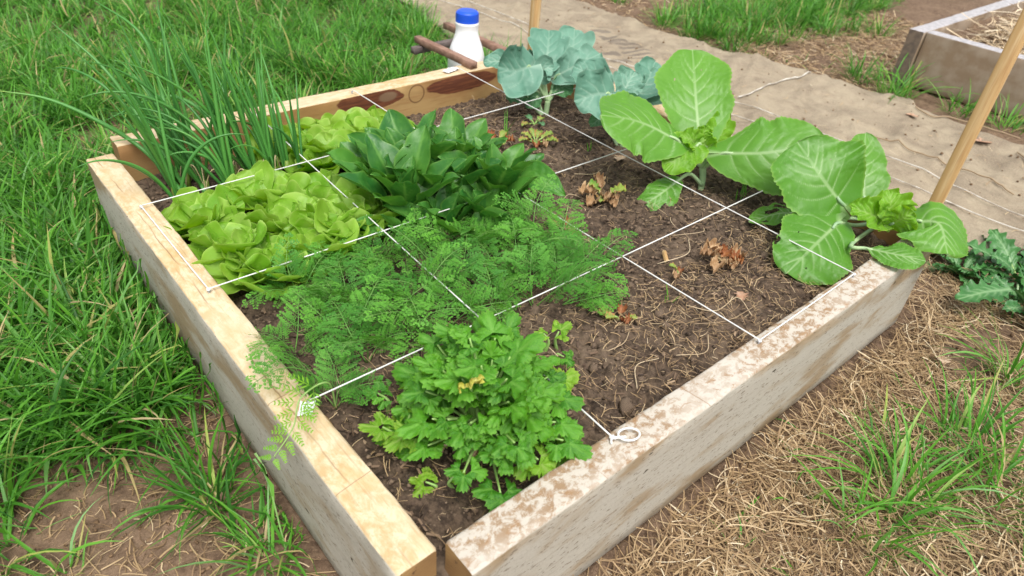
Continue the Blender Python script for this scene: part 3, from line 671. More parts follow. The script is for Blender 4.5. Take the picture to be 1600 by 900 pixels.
# ---------------- stakes, battens, bottle ----------------
def boxpts(cx, cy, z0_, z1_, a, b_, rot=0, lean=(0, 0)):
    c, s_ = cos(rot), sin(rot); r = .0015; V = []; rows = [(z0_, 1), (z1_ - r, 1), (z1_, .9)]
    for z, k in rows:
        for (u, w_) in ((-a + r, -b_), (a - r, -b_), (a, -b_ + r), (a, b_ - r), (a - r, b_), (-a + r, b_), (-a, b_ - r), (-a, -b_ + r)):
            V.append((cx + k * (c * u - s_ * w_) + lean[0] * (z - z0_), cy + k * (s_ * u + c * w_) + lean[1] * (z - z0_), z))
    F = [np.array([[i * 8 + j, i * 8 + (j + 1) % 8, (i + 1) * 8 + (j + 1) % 8, (i + 1) * 8 + j] for i in range(2) for j in range(8)]), np.array([[16 + j for j in range(8)]])]
    return np.array(V), F
for (x, y, h_, lab, cat_, ln) in ((1.262, .047, .75, 'square pine stake slanting up at the right edge behind the near cabbage', 'stake', (0, 0)), (1.268, 1.300, .7, 'square pine stake standing behind the broccoli at the top middle', 'stake', (0, 0))):
    V, F = boxpts(0, 0, -.03, h_, .0118, .0118, .1); tag(put('stake', mesh('stake', V, F, M_stake, None, False), None, (x, y, GZ)), lab, cat_)
def batten(p0, p1, w, h_, m_, parent, nm='batten', off=(0, 0, 0)):
    p0 = np.array(p0, float) - off; p1 = np.array(p1, float) - off; d = nrm(p1 - p0); s__ = nrm(np.cross(d, [0, 0, 1])); u = np.cross(s__, d); V = []
    r = .0015; sec = [(-w + r, -h_), (w - r, -h_), (w, -h_ + r), (w, h_ - r), (w - r, h_), (-w + r, h_), (-w, h_ - r), (-w, -h_ + r)]
    for t in np.linspace(0, 1, 12):
        for a, b_ in sec: V.append(p0 + (p1 - p0) * t + s__ * (a + .0006 * random.uniform(-1, 1)) + u * (b_ + .0005 * random.uniform(-1, 1)))
    k = 8; F = [np.array([[i * k + j, i * k + (j + 1) % k, (i + 1) * k + (j + 1) % k, (i + 1) * k + j] for i in range(11) for j in range(k)]), np.array([[j for j in range(k)][::-1]]), np.array([[88 + j for j in range(k)]])]
    return put(nm, mesh(nm, np.array(V), F, m_, None, False), parent)
fr = thing('batten_frame', 'small frame of old brown battens lying on the far timber around the bottle', 'batten frame', (.94, 1.30, .01)); o_ = (.94, 1.30, .01)
batten((.950, 1.186, .011), (.940, 1.455, .011), .011, .0095, M_batten, fr, off=o_)
batten((1.105, 1.19, .011), (1.098, 1.53, .011), .011, .0095, M_batten, fr, off=o_)
batten((.905, 1.425, -.010), (1.13, 1.435, -.010), .011, .0095, M_battend, fr, off=o_)
bot = thing('bottle', 'white plastic bottle with a blue cap standing behind the far timber', 'bottle', (1.022, 1.318, GZ))
def sheet_debris():
    P = rnd_pts(420, 1.5, 2.45, -.3, 2.6, lambda x, y: burl_left(y) + .03 < x < burl_right(y) - .02)
    tag(put('sheet_straw', straw_mesh('sheet_straw', P, .03, .0016, M_straw, lambda x, y: bz(x, y) + .004, layers=.004), sheet), kind='stuff')
    bb = crumbs(700, lambda: (lambda y: (random.uniform(float(burl_left(y)), float(burl_right(y))), y))(random.uniform(-.3, 2.8)), .001, .005, lambda x, y: float(bz(x, y)) + .002)
    tag(put('sheet_dirt', bb.mesh('sheet_dirt', [M_dcrumb]), sheet), kind='stuff')
sheet_debris()
prof = [(.0, .0), (.045, .0), (.052, .006), (.054, .03), (.0545, .17), (.0545, .195), (.052, .215), (.046, .238), (.039, .258), (.0345, .275), (.0325, .290), (.0335, .302), (.0345, .308), (.0335, .313), (.0295, .316), (.029, .322)]
def lathe(pr, k=32, r0=0):
    pr = curve([(a, b_, 0) for a, b_ in pr], len(pr) * 4); a = np.arange(k) * 2 * pi / k
    V = np.stack([pr[:, 0][:, None] * np.cos(a), pr[:, 0][:, None] * np.sin(a), pr[:, 1][:, None] + 0 * a], -1).reshape(-1, 3); n_ = len(pr)
    i, j = np.meshgrid(np.arange(n_ - 1), np.arange(k), indexing='ij'); j2 = (j + 1) % k
    return V, [np.stack([i * k + j, i * k + j2, (i + 1) * k + j2, (i + 1) * k + j], -1).reshape(-1, 4)]
M_plw = plain('white_plastic', (.88, .89, .91), .35)
M_plb = plain('blue_plastic', (.012, .085, .62), .4)
V, F = lathe(prof); V = V * np.array([1, 1, .915]); put('bottle_body', mesh('bottle_body', V, F, M_plw), bot)
cp = [(.0, .345), (.022, .345), (.0275, .3435), (.0318, .340), (.0328, .336), (.0332, .319), (.0334, .318), (.0334, .3145), (.031, .3135)]
V, F = lathe(cp[::-1], 48); V = V.copy(); kk = 48; rr = np.hypot(V[:, 0], V[:, 1]); ang = np.arange(len(V)) % kk; m_ = (V[:, 2] > .319) & (V[:, 2] < .338) & (rr > .032); V[m_, :2] *= (1 + .012 * ((ang[m_] % 2) * 2 - 1))[:, None]
V[:, 2] -= .0272; put('cap', mesh('cap', V, F, M_plb), bot)
# seeds of litter
def dryleaf(x, y, z, s_, lab, m_, rz=0):
    n_ = 14; u, v_ = np.meshgrid(np.linspace(-1, 1, n_), np.linspace(0, 1, n_ + 4)); w_ = np.sin(pi * v_ ** .8) * .5 * (1 + .35 * np.sin(v_ * 22)); X_ = u * w_ * s_; Y_ = (v_ - .5) * s_ * 1.5
    Z_ = .25 * s_ * (np.abs(u) ** 2) * w_ + .12 * s_ * fbm(u, v_, 2.4, 3, int(x * 100)); V = np.stack([X_, Y_, Z_ + .003], -1).reshape(-1, 3)
    return tag(put('fallen_leaf', mesh('fallen_leaf', V, grid_faces(n_ + 4, n_), m_), None, (x, y, z), (0.1, .1, rz)), lab, 'leaf')
M_dry = plain('dry_leaf', (.36, .20, .12), .7, (.45, .29, .2), 60, .001); M_drypale = plain('pale_dry_leaf', (.55, .42, .30), .7, (.40, .27, .17), 60, .001)
dryleaf(2.30, .26, float(bz(2.30, .26)) + .004, .045, 'crumpled reddish brown oak leaf on the burlap beside the slanting stake', M_dry, 1)
dryleaf(2.33, .50, float(bz(2.33, .5)) + .004, .028, 'small brown leaf on the burlap below the straw filled bed', M_dry, .6)
dryleaf(1.10, -.13, float(gz(1.10, -.13)) + .016, .022, 'pale tan leaf lying on dead grass right of the bed', M_drypale, 2)
dryleaf(.95, .62, float(sz(.95, .62)) + .008, .026, 'pale beige round leaf on the soil left of the tall cabbage', M_drypale, 2)
dryleaf(.735, .13, float(sz(.735, .13)) + .006, .020, 'curled tan leaf on the soil near the near right timber', M_dry, 2.4)

# ---------------- leaves ----------------
def outline(kind, t):
    t = np.clip(t, 0, 1)
    if kind == 'cabbage': return np.sin(pi * t ** .92) ** .52
    if kind == 'broad': return np.sin(pi * t ** 1.15) ** .5
    if kind == 'obovate': return np.sin(pi * t ** 1.45) ** .62
    if kind == 'round': return np.sin(pi * t ** .95) ** .45
    if kind == 'spinach':
        q = t ** .50 * (1 - t) ** .82; return q / (np.max((np.linspace(0, 1, 99) ** .50) * (1 - np.linspace(0, 1, 99)) ** .82))
    if kind == 'lettuce': return .16 + .84 * np.sin(pi * np.clip(t, 0, 1) ** 1.75) ** .55 * (t < 1)
    if kind == 'dock': return (np.sin(pi * t ** 1.1) ** .6) * (1 + .22 * np.sin(t * 34))
    return np.sin(pi * t)
def vein_field(X, Y, Lb, W, kind, nsec, seed, wide=.0016, tert=True):
    """X across (m), Y along (m)"""
    rs = np.random.default_rng(seed); lines = []
    for sd in (-1, 1):
        for k in range(nsec):
            f = (k + .15 + .5 * rs.random() * .4 + (.25 if sd > 0 else 0)) / nsec; y0 = Lb * (.02 + .80 * f)
            th = (1.35 - .75 * f) + rs.normal(0, .06) if kind in ('cabbage', 'round', 'broad') else (.95 - .35 * f) + rs.normal(0, .05)
            ln = W * .62 * (1.0 - .35 * f); s_ = np.linspace(0, 1, 26); bend = -.55
            a = th + bend * s_; dx = np.cumsum(np.sin(a)) * ln / 26; dy = np.cumsum(np.cos(a)) * ln / 26
            P_ = np.stack([sd * dx, y0 + dy], -1); lines.append((P_, wide * .55 * (1 - .75 * s_), .9 - .45 * s_))
            if tert:
                for j, q in enumerate((.28, .48, .66, .82)):
                    i = int(q * 25); s2 = np.linspace(0, 1, 12); b_ = a[i] + (.85 if (j + k) % 2 else -.85) + rs.normal(0, .15)
                    P2 = P_[i] + np.stack([sd * np.sin(b_ + .3 * s2) * s2, np.cos(b_ + .3 * s2) * s2], -1) * ln * .36
                    lines.append((P2, wide * .24 * (1 - .6 * s2), .28 - .16 * s2))
    P_ = np.vstack([l[0] for l in lines]); wd = np.concatenate([l[1] for l in lines]); am = np.concatenate([l[2] for l in lines])
    Q = np.stack([X.ravel(), Y.ravel()], -1).astype(np.float32); P_ = P_.astype(np.float32); wd = wd.astype(np.float32); am = am.astype(np.float32); v = np.zeros(len(Q)); dmin = np.full(len(Q), 9.0)
    for c in range(0, len(Q), 4000):
        d2 = (Q[c:c + 4000, 0, None] - P_[None, :, 0]) ** 2 + (Q[c:c + 4000, 1, None] - P_[None, :, 1]) ** 2; g = am[None] * np.exp(-d2 / (wd[None] ** 2 * 2.2 + 1e-9)); v[c:c + 4000] = g.max(1); dmin[c:c + 4000] = np.sqrt(d2.min(1))
    mr = wide * (1.35 - 1.1 * np.clip(Y.ravel() / Lb, 0, 1)); g = np.exp(-(Q[:, 0] / mr) ** 2 * .7); v = np.maximum(v, g); dmin = np.minimum(dmin, np.abs(Q[:, 0]))
    return v.reshape(X.shape), dmin.reshape(X.shape)
VC = {}
def leaf(ctrl, Wd, Nh, kind='cabbage', nu=14, nv=16, cup=.15, ruf=.0, rufn=5, quilt=0, nsec=6, seed=0, teeth=0, teethn=20, fold=0.0, veins=True, wide=.0016, lift=0, edgey=.0, tert=None, twist=0, holes=()):
    """leaf blade; ctrl = midrib points, Wd = full width, Nh = up-facing normal hint"""
    rs = np.random.default_rng(seed); C_ = curve(ctrl, nv); seg = np.linalg.norm(np.diff(C_, axis=0), axis=1); Lb = seg.sum()
    t = np.concatenate([[0], np.cumsum(seg)]) / Lb
    T = nrm(np.gradient(C_, axis=0)); Nn = np.array(Nh, float)[None] - T * (T @ np.array(Nh, float))[:, None]; Nn = nrm(Nn); Sd = np.cross(T, Nn)
    if twist:
        a = twist * t[:, None]; Sd, Nn = Sd * np.cos(a) + Nn * np.sin(a), Nn * np.cos(a) - Sd * np.sin(a)
    u = np.linspace(-1, 1, nu); u = np.sign(u) * np.abs(u) ** .9
    w = outline(kind, t); hw = Wd * .5 * w
    U, T_ = np.meshgrid(u, t); HW = np.repeat(hw[:, None], nu, 1)
    ph = rs.random(4) * 6; side = np.sign(U)
    wob = 1 + teeth * np.sin(T_ * teethn * 2 * pi + ph[0] + side) * (np.abs(U) > .8) + .07 * np.sin(T_ * 7 + ph[1] + side * 1.3) + .05 * np.sin(T_ * 15 + ph[2] + side * 2.1)
    X = U * HW * wob; Y = T_ * Lb
    # broad bases droop back past the stalk
    au = np.abs(U)
    back = np.zeros_like(X)
    if kind in ('cabbage', 'round', 'broad'): back = -.20 * Wd * au ** 2 * np.clip(1 - T_ / .35, 0, 1) ** 1.5
    Z = cup * HW * au ** 2 + fold * HW * au
    Z = Z + ruf * Wd * au ** 2.2 * np.sin(T_ * rufn * 2 * pi + ph[3] + side * 1.7 + 1.2 * np.sin(T_ * 9 + ph[0]))
    Z = Z + .035 * Wd * fbm(X / Wd * 1.0 + seed, Y / Wd, 1.8, 2, seed + 9)
    att = {}
    if veins:
        if tert is None: tert = nu > 40
        key = (kind, nu, nv, seed % 5, nsec, tert, round(wide / Wd, 2))
        if key not in VC or nu > 40: VC[key] = vein_field(X, Y, Lb, Wd, kind, nsec, seed, wide, tert)
        v, d = VC[key]; Z = Z + quilt * (1 - np.exp(-(d / (Wd * .035)) ** 2)) ; att['vein'] = v.ravel()
    e = np.clip((au - .93) / .07, 0, 1) * .5 + edgey * np.clip(fbm(X / Wd, Y / Wd, 4, 2, seed) * 3 + au ** 4 - .5, 0, 1); att['edge'] = e.ravel()
    Pn = C_[:, None] + Sd[:, None] * X[..., None] + Nn[:, None] * (Z + lift)[..., None] + T[:, None] * back[..., None]
    F = grid_faces(nv, nu)
    if holes:
        fx = (U.ravel()[F].mean(1), T_.ravel()[F].mean(1)); keep = np.ones(len(F), bool)
        for (hu, ht, hr) in holes: keep &= ((fx[0] - hu) ** 2 * .6 + (fx[1] - ht) ** 2 + .25 * hr * hr * np.sin(fx[0] * 30 + fx[1] * 25)) > hr * hr
        F = F[keep]
    return Pn.reshape(-1, 3), F, att

G_cab = leaf_mat('cabbage_leaf', (.078, .235, .020), (.118, .305, .030), (.46, .62, .32), .42, .22, (.25, .42, .08), .4, 18, .62)
G_cabm = leaf_mat('cabbage_heart_leaf', (.14, .34, .022), (.22, .45, .035), (.42, .58, .2), .45, .35, (.38, .55, .08), .3, 30, .6)
G_bro = leaf_mat('broccoli_leaf', (.105, .25, .175), (.17, .33, .245), (.42, .56, .44), .5, .12, (.3, .48, .36), .35, 14, .5)
G_brod = leaf_mat('dark_broccoli_leaf', (.05, .16, .055), (.08, .22, .08), (.2, .35, .2), .45, .15, None, .35, 18)
G_spi = leaf_mat('spinach_leaf', (.028, .145, .024), (.10, .29, .04), (.20, .42, .09), .36, .28, (.18, .36, .06), .4, 26, .5)
G_let = leaf_mat('lettuce_leaf', (.16, .37, .022), (.31, .52, .065), (.45, .62, .17), .42, .36, (.45, .62, .15), .35, 26, .5)
G_cel = leaf_mat('celery_leaf', (.035, .18, .010), (.13, .39, .022), (.22, .48, .08), .38, .3, (.25, .48, .05), .4, 34, .6)
G_cely = leaf_mat('yellow_celery_leaf', (.50, .52, .04), (.66, .62, .10), (.7, .72, .3), .5, .35, (.7, .65, .25), .3, 40)
G_cellime = leaf_mat('lime_celery_leaf', (.13, .34, .02), (.24, .46, .03), (.36, .52, .12), .45, .35, (.5, .5, .1), .3, 40)
G_car = leaf_mat('carrot_leaf', (.065, .24, .035), (.165, .43, .055), (.2, .4, .10), .55, .3, None, .25, 22)
G_onion = blade_mat('onion_leaf', [(0, (.045, .19, .035)), (.55, (.09, .30, .05)), (.8, (.15, .33, .06)), (.92, (.38, .42, .06)), (1, (.62, .52, .28))], .42, .10)
G_stem = plain('green_stem', (.24, .42, .10), .45, (.32, .5, .16), 30)
G_carst = plain('carrot_stalk', (.10, .26, .045), .5, (.17, .34, .07), 30)
G_stemw = plain('cabbage_stem', (.38, .52, .27), .45, (.27, .42, .24), 24)
G_weed = leaf_mat('weed_leaf', (.03, .13, .03), (.065, .21, .05), (.25, .42, .2), .42, .15, None, .45, 30)
G_straw_l = leaf_mat('strawberry_leaf', (.10, .26, .03), (.30, .38, .06), (.35, .4, .12), .5, .2, (.40, .2, .07), .35, 60)
G_brown = leaf_mat('withered_leaf', (.20, .10, .045), (.40, .25, .12), (.45, .3, .18), .7, .1, (.5, .35, .2), .2, 60)
G_red = leaf_mat('reddish_leaf', (.22, .05, .02), (.32, .13, .04), (.4, .2, .1), .6, .15, None, .3, 60)

def leafobj(nm, parent, mats, *a, base=None, stem=None, stem_r=(.003, .002), label=None, smat=None, **k):
    """one leaf part: blade (+ stalk in the same mesh) at parent's origin"""
    org = np.array(parent.location); V, F, att = leaf(*a, **k); b = MB(); b.add(V, F, 0, **att)
    if stem is not None:
        q = curve(stem, 14); V2, F2 = tube(q, np.linspace(stem_r[0], stem_r[1], 14), 8); b.add(V2, F2, 1, vein=.0)
    o = put(nm, b.mesh(nm, [mats, smat or G_stemw], True, org), parent)
    if label: o['label'] = label
    return o
def v3(*q): return np.array(q[0] if len(q) == 1 else q, float)

CAMP = v3(-.215, -.314, .664)
def big(parent, base, mid, tip, wd, nh=None, stem0=None, mt=None, kind='cabbage', label=None, stem_mid=None, **k):
    base, mid, tip = map(lambda q: np.array(q, float), (base, mid, tip))
    if nh is None: nh = CAMP - mid
    kw = dict(nu=80, nv=80, cup=.10, ruf=.032, rufn=3, quilt=.0013, nsec=6, teeth=.018, teethn=20, wide=.0022); kw.update(k)
    st = None
    if stem0 is not None:
        m2 = (np.array(stem0) + base) / 2 + v3(0, 0, -.006) if stem_mid is None else np.array(stem_mid)
        st = [stem0, m2, base, base + (mid - base) * .25]
    return leafobj('leaf', parent, mt or G_cab, [base, mid, tip], wd, nh, kind, stem=st, stem_r=(.0046, .0026), label=label, **kw)

# tall cabbage (centre right)
def stemmesh(parent, pts, r0, r1, m_=None):
    q = curve(pts, 16); V, F = tube(q, np.linspace(r0, r1, 16), 10); put('stem', MB().add(V, F).mesh('stem', [m_ or G_stemw], True, np.array(parent.location)), parent)
c0 = v3((1.0196, 0.4342, -0.0520)); cab1 = thing('cabbage_plant', 'tallest cabbage, with one broad leaf standing upright, right of the middle', 'cabbage', tuple(c0))
h1 = v3((1.0203, 0.4442, -0.0010)); stemmesh(cab1, [c0 + v3(0, 0, -.01), (c0 + h1) / 2 + v3(.003, 0, 0), h1], .0065, .008)
big(cab1, (1.0218, 0.4688, 0.0498), (1.0624, 0.5323, 0.1243), (1.1309, 0.6145, 0.1926), .170, v3(-.55, -.62, .38), h1, kind='broad', seed=1, nsec=6, holes=[(.4, .3, .012), (-.5, .62, .014), (.2, .75, .01)], cup=.14, ruf=.015, label='broad upright leaf')
big(cab1, (0.9393, 0.4670, 0.0736), (0.8625, 0.5129, 0.1162), (0.7738, 0.5472, 0.1366), .165, v3(-.35, -.35, .9), h1, kind='broad', seed=2, fold=-.12, cup=-.1)
big(cab1, (1.0170, 0.4054, 0.0498), (1.0573, 0.3263, 0.0751), (1.1483, 0.2552, 0.1041), .175, v3(-.45, -.50, .75), h1, kind='broad', seed=3, fold=-.1, cup=-.12)
big(cab1, (0.9967, 0.4502, 0.0589), (0.9363, 0.4486, 0.0527), (0.8869, 0.4486, 0.0246), .085, v3(-.5, -.5, .7), h1, mt=G_cabm, seed=4, nu=44, nv=44, wide=.0018, quilt=.003, ruf=.07)
big(cab1, (1.0205, 0.4470, 0.0439), (1.0070, 0.4555, 0.0735), (1.0145, 0.4541, 0.0957), .050, v3(-.7, -.7, .2), h1, mt=G_cabm, seed=5, nu=36, nv=36, cup=.6, ruf=.12, rufn=6, wide=.0014, quilt=.003)
big(cab1, (1.0334, 0.4440, 0.0358), (1.0610, 0.4547, 0.0715), (1.0953, 0.4701, 0.1012), .060, v3(-.7, -.5, .3), h1, mt=G_cabm, seed=6, nu=36, nv=36, cup=.4, ruf=.12, rufn=5, wide=.0014)
big(cab1, (0.9858, 0.4560, 0.0548), (0.9689, 0.4566, 0.0735), (0.9441, 0.4693, 0.0802), .045, v3(-.5, -.5, .7), h1, mt=G_cabm, seed=8, nu=30, nv=30, cup=.5, ruf=.12, rufn=5, wide=.0014)
big(cab1, (0.9341, 0.4451, -0.0113), (0.8807, 0.4441, -0.0274), (0.8320, 0.4567, -0.0507), .070, v3(-.3, -.3, .95), c0 + v3(0, 0, .012), seed=7, nu=50, nv=50, wide=.0018, cup=-.1, teeth=.04, stem_mid=(0.9819, 0.4476, -0.0074), holes=[(.45, .35, .02)])

# near cabbage in the right corner
c0 = v3((1.2276, 0.1138, -0.0500)); cab2 = thing('cabbage_plant', 'widest cabbage, sprawling over the right corner of the timber frame', 'cabbage', tuple(c0))
h2 = v3((1.1566, 0.1083, -0.0168)); stemmesh(cab2, [c0 + v3(0, 0, -.01), (c0 + h2) / 2, h2], .0075, .009)
big(cab2, (1.0531, 0.1451, 0.0428), (1.0263, 0.1904, 0.0883), (1.0365, 0.2635, 0.1281), .183, v3(-.55, -.55, .62), h2, seed=11, nsec=6, cup=.1, holes=[(-.6, .8, .013), (.35, .6, .01)], kind='round')
big(cab2, (1.1726, 0.1462, 0.0017), (1.2087, 0.1877, 0.0587), (1.2657, 0.2328, 0.1049), .10, v3(-.6, -.6, .4), h2, seed=12, nu=50, nv=50)
big(cab2, (1.0253, 0.1281, 0.0175), (0.9338, 0.1206, 0.0024), (0.8545, 0.1194, -0.0290), .150, v3(-.40, -.42, .80), h2, seed=13, kind='round', cup=-.08, holes=[(.5, .5, .012), (-.3, .8, .012), (.92, .75, .05)])
big(cab2, (1.1212, 0.0290, 0.0401), (1.1211, -0.0090, 0.0526), (1.0778, -0.0550, 0.0264), .135, v3(-.35, -.45, .80), h2, seed=14, kind='round', cup=-.25, fold=-.1)
big(cab2, (1.0004, 0.0563, 0.0075), (1.0053, 0.0052, 0.0201), (1.0225, -0.0395, 0.0250), .062, v3(-.25, -.30, .92), c0 + v3(0, 0, .01), seed=15, nu=50, nv=60, wide=.0018, teeth=.05, kind='obovate', stem_mid=(1.0111, 0.0856, -0.0040), cup=-.1)
big(cab2, (1.1240, 0.0714, 0.0175), (1.1095, 0.0794, 0.0541), (1.1208, 0.0986, 0.0750), .072, v3(-.55, -.6, .5), h2, mt=G_cabm, seed=16, nu=40, nv=40, cup=.4, ruf=.12, rufn=5, wide=.0015, quilt=.003)
big(cab2, (1.1060, 0.0742, 0.0207), (1.0667, 0.0959, 0.0400), (1.0418, 0.1280, 0.0491), .060, v3(-.5, -.5, .7), h2, mt=G_cabm, seed=17, nu=40, nv=40, cup=.4, ruf=.14, rufn=5, wide=.0015, quilt=.003)
big(cab2, (1.1019, 0.0626, 0.0223), (1.0945, 0.0447, 0.0481), (1.1031, 0.0356, 0.0636), .065, v3(-.5, -.6, .6), h2, mt=G_cabm, seed=18, nu=40, nv=40, cup=.45, ruf=.14, rufn=5, wide=.0015, quilt=.003)
big(cab2, (1.0456, 0.2259, -0.0180), (1.0160, 0.2449, -0.0178), (0.9612, 0.2726, -0.0318), .052, v3(-.2, -.2, .95), c0 + v3(-.01, .01, .01), seed=19, nu=60, nv=60, wide=.0015, stem_mid=(1.0849, 0.1780, -0.0130), holes=[(.35, .45, .16), (.75, .25, .12), (-.5, .7, .07)], label='small leaf chewed by slugs')

# broccoli (blue green)
def bro(base, head, lab, leaves, mt=G_bro):
    b0 = v3(*base); t = thing('broccoli_plant', lab, 'broccoli', tuple(b0)); hh = v3(*head); stemmesh(t, [b0 + v3(0, 0, -.01), (b0 + hh) / 2, hh], .0065, .0075)
    for i, (a, m_, c, w, nh, kw) in enumerate(leaves):
        k = dict(nu=44, nv=44, wide=.0020, quilt=.0014, ruf=.10, rufn=2.0, cup=.22, fold=.15, nsec=4, teethn=3.2, seed=30 + i + int(base[0] * 100), teeth=.07, mt=mt); k.update(kw)
        big(t, a, m_, c, w, nh, hh if not kw.get('low') else b0 + v3(0, 0, .01), **{q: r_ for q, r_ in k.items() if q != 'low'})
    return t
bro((1.0053, 0.9408, -0.0750), (1.0142, 0.9456, -0.0213), 'blue green broccoli plant in the far corner by the stake', [
 ((0.9687, 0.9771, 0.0690), (0.9233, 0.9814, 0.0655), (0.8930, 1.0141, 0.0704), .128, v3(-.55, -.75, .35), {}),
 ((0.9826, 1.0640, 0.0503), (0.9576, 1.0874, 0.0508), (0.9237, 1.1129, 0.0452), .055, v3(-.4, -.5, .75), {}),
 ((1.0216, 0.9796, 0.0526), (1.0535, 1.0054, 0.0903), (1.1018, 1.0579, 0.1192), .105, v3(-.55, -.65, .5), dict(quilt=.002)),
 ((1.1160, 1.0085, 0.0329), (1.1621, 1.0228, 0.0722), (1.2152, 1.0732, 0.1033), .110, v3(-.6, -.6, .4), dict(kind='cabbage')),
 ((1.0379, 0.9504, 0.0385), (1.0676, 0.9104, 0.0762), (1.1410, 0.8987, 0.0978), .090, v3(-.45, -.55, .7), dict(fold=-.15)),
 ((1.0016, 0.9652, 0.0369), (1.0010, 0.9581, 0.0628), (1.0224, 0.9429, 0.0672), .06, v3(-.45, -.55, .6), dict(cup=.5, ruf=.1)),
 ((1.0013, 0.9913, 0.0457), (1.0053, 1.0088, 0.0667), (1.0388, 1.0228, 0.0774), .045, v3(-.45, -.55, .6), dict(cup=.5, ruf=.1)),
 ((0.9655, 0.9688, -0.0091), (0.9410, 0.9765, -0.0069), (0.9129, 0.9999, -0.0093), .055, v3(-.4, -.4, .8), dict(low=1, mt=G_brod)),
 ((0.9902, 0.9609, -0.0112), (0.9686, 0.9557, -0.0191), (0.9512, 0.9598, -0.0310), .045, v3(-.4, -.4, .8), dict(low=1, mt=G_brod)),
 ((1.0322, 0.9391, 0.0054), (1.0512, 0.9312, 0.0148), (1.0787, 0.9263, 0.0182), .060, v3(-.5, -.5, .6), dict(mt=G_brod)),
])
bro((1.0042, 0.6707, -0.0550), (1.0164, 0.6635, 0.0032), 'blue green broccoli plant growing between the far broccoli and the tall cabbage', [
 ((0.9661, 0.6974, 0.0915), (0.9239, 0.7061, 0.0952), (0.8773, 0.7210, 0.0843), .118, v3(-.55, -.65, .5), dict(quilt=.0015)),
 ((1.0224, 0.7624, 0.0729), (1.0093, 0.7949, 0.0932), (0.9966, 0.8506, 0.1032), .085, v3(-.5, -.5, .7), {}),
 ((1.0211, 0.6987, 0.0757), (1.0362, 0.7073, 0.0979), (1.0683, 0.7170, 0.1199), .075, v3(-.5, -.6, .6), dict(quilt=.002)),
 ((1.0607, 0.7012, 0.0638), (1.1048, 0.7060, 0.0919), (1.1628, 0.7353, 0.1233), .085, v3(-.55, -.55, .55), dict(quilt=.002)),
 ((1.0771, 0.6929, 0.0538), (1.1231, 0.6890, 0.0750), (1.1735, 0.7068, 0.1049), .080, v3(-.5, -.5, .7), {}),
 ((0.9859, 0.6911, 0.0697), (0.9797, 0.6656, 0.0722), (1.0138, 0.6429, 0.0809), .055, v3(-.4, -.5, .8), dict(cup=.3, mt=G_brod)),
 ((0.9779, 0.6945, 0.0825), (0.9704, 0.6722, 0.0871), (1.0096, 0.6625, 0.0964), .050, v3(-.4, -.5, .8), dict(cup=.3)),
 ((0.9887, 0.7045, 0.0519), (0.9786, 0.6864, 0.0416), (0.9851, 0.6639, 0.0421), .045, v3(-.4, -.5, .6), dict(cup=.3, mt=G_brod)),
 ((1.0014, 0.7293, 0.0211), (0.9791, 0.7283, 0.0165), (0.9492, 0.7265, 0.0044), .040, v3(-.4, -.4, .7), dict(low=1, mt=G_brod)),
])

# spinach
def rosette(nm, part, lab, cat, x, y, z, nl, Lf, Wf, mt, kind, thl, thh, group=None, seed=0, rise=.0, stemm=None, **kw):
    rs = random.Random(seed); t = thing(nm, lab, cat, (x, y, z), 0, group); o = v3(x, y, z)
    for i in range(nl):
        f = i / max(1, nl - 1); a = i * 2.399 + rs.uniform(-.25, .25); th = thl + (thh - thl) * f ** .8 + rs.uniform(-.12, .12) * (2.0 if kind == 'lettuce' else 1.2)   # inner upright -> outer splayed
        Lq = Lf * (.62 + .38 * min(1, f * 2)) * rs.uniform(.85, 1.12); d = v3(cos(a) * sin(th), sin(a) * sin(th), cos(th)); up = v3(0, 0, 1)
        st = .36 * Lq if kind == 'spinach' else .10 * Lq
        p0 = o + v3(cos(a), sin(a), 0) * .006 + up * rise; p1 = p0 + d * st; bk = .45 if kind == 'spinach' else 1; d2 = nrm(d + v3(cos(a), sin(a), 0) * .28 * bk); p2 = p1 + d2 * Lq * .42; d3 = nrm(d2 + v3(cos(a), sin(a), -.5) * .35 * bk); p3 = p2 + d3 * Lq * .42
        nh = nrm(np.cross(d2, np.cross(up, d2)) * -1) if False else (up * sin(th) - v3(cos(a), sin(a), 0) * cos(th))
        leafobj(part, t, mt, [p1, p2, p3], Wf * Lq / Lf * rs.uniform(.78, 1.15), nrm(nh + v3(rs.uniform(-.5, .5), rs.uniform(-.5, .5), 0)), kind, seed=seed * 31 + i, stem=[p0, (p0 + p1) / 2, p1, p1 + (p2 - p1) * .3], stem_r=(.0022, .0014), smat=stemm or G_stem, **kw)
    return t
SP = [(.405, .765, 'leftmost spinach plant, beside the back lettuces'), (.480, .775, 'spinach plant at the back of the patch with tall pointed leaves'), (.570, .745, 'spinach plant at the right rear of the patch, nearest the bare soil'),
      (.400, .675, 'spinach plant at the front left of the patch beside the front lettuces'), (.490, .675, 'spinach plant in the middle of the patch'), (.575, .625, 'rightmost spinach plant, with a long leaf reaching over the carrots'), (.355, .615, 'small spinach plant at the front, just under the cord crossing'),
      (.435, .590, 'spinach plant at the front of the patch with leaves meeting the carrot fronds'), (.515, .575, 'low spinach plant at the front right, under the cord')]
for i, (x, y, lab) in enumerate(SP):
    rosette('spinach_plant', 'leaf', lab, 'spinach', x, y, float(sz(x, y)), 15 if i < 6 else 12, (.132 if i < 6 else .08 if i == 6 else .110) * (.9, 1.08, 1, 1.1, .95, .95, 1, 1, 1)[i], .066 if i < 6 else .042 if i == 6 else .058, G_spi, 'spinach', .04, .72 if i < 6 else 1.1, 'spinach plants in the patch', 100 + i, nu=15, nv=20, cup=.22, fold=.20, ruf=.045, rufn=2.2, wide=.0013, nsec=5, quilt=.0012, tert=False)
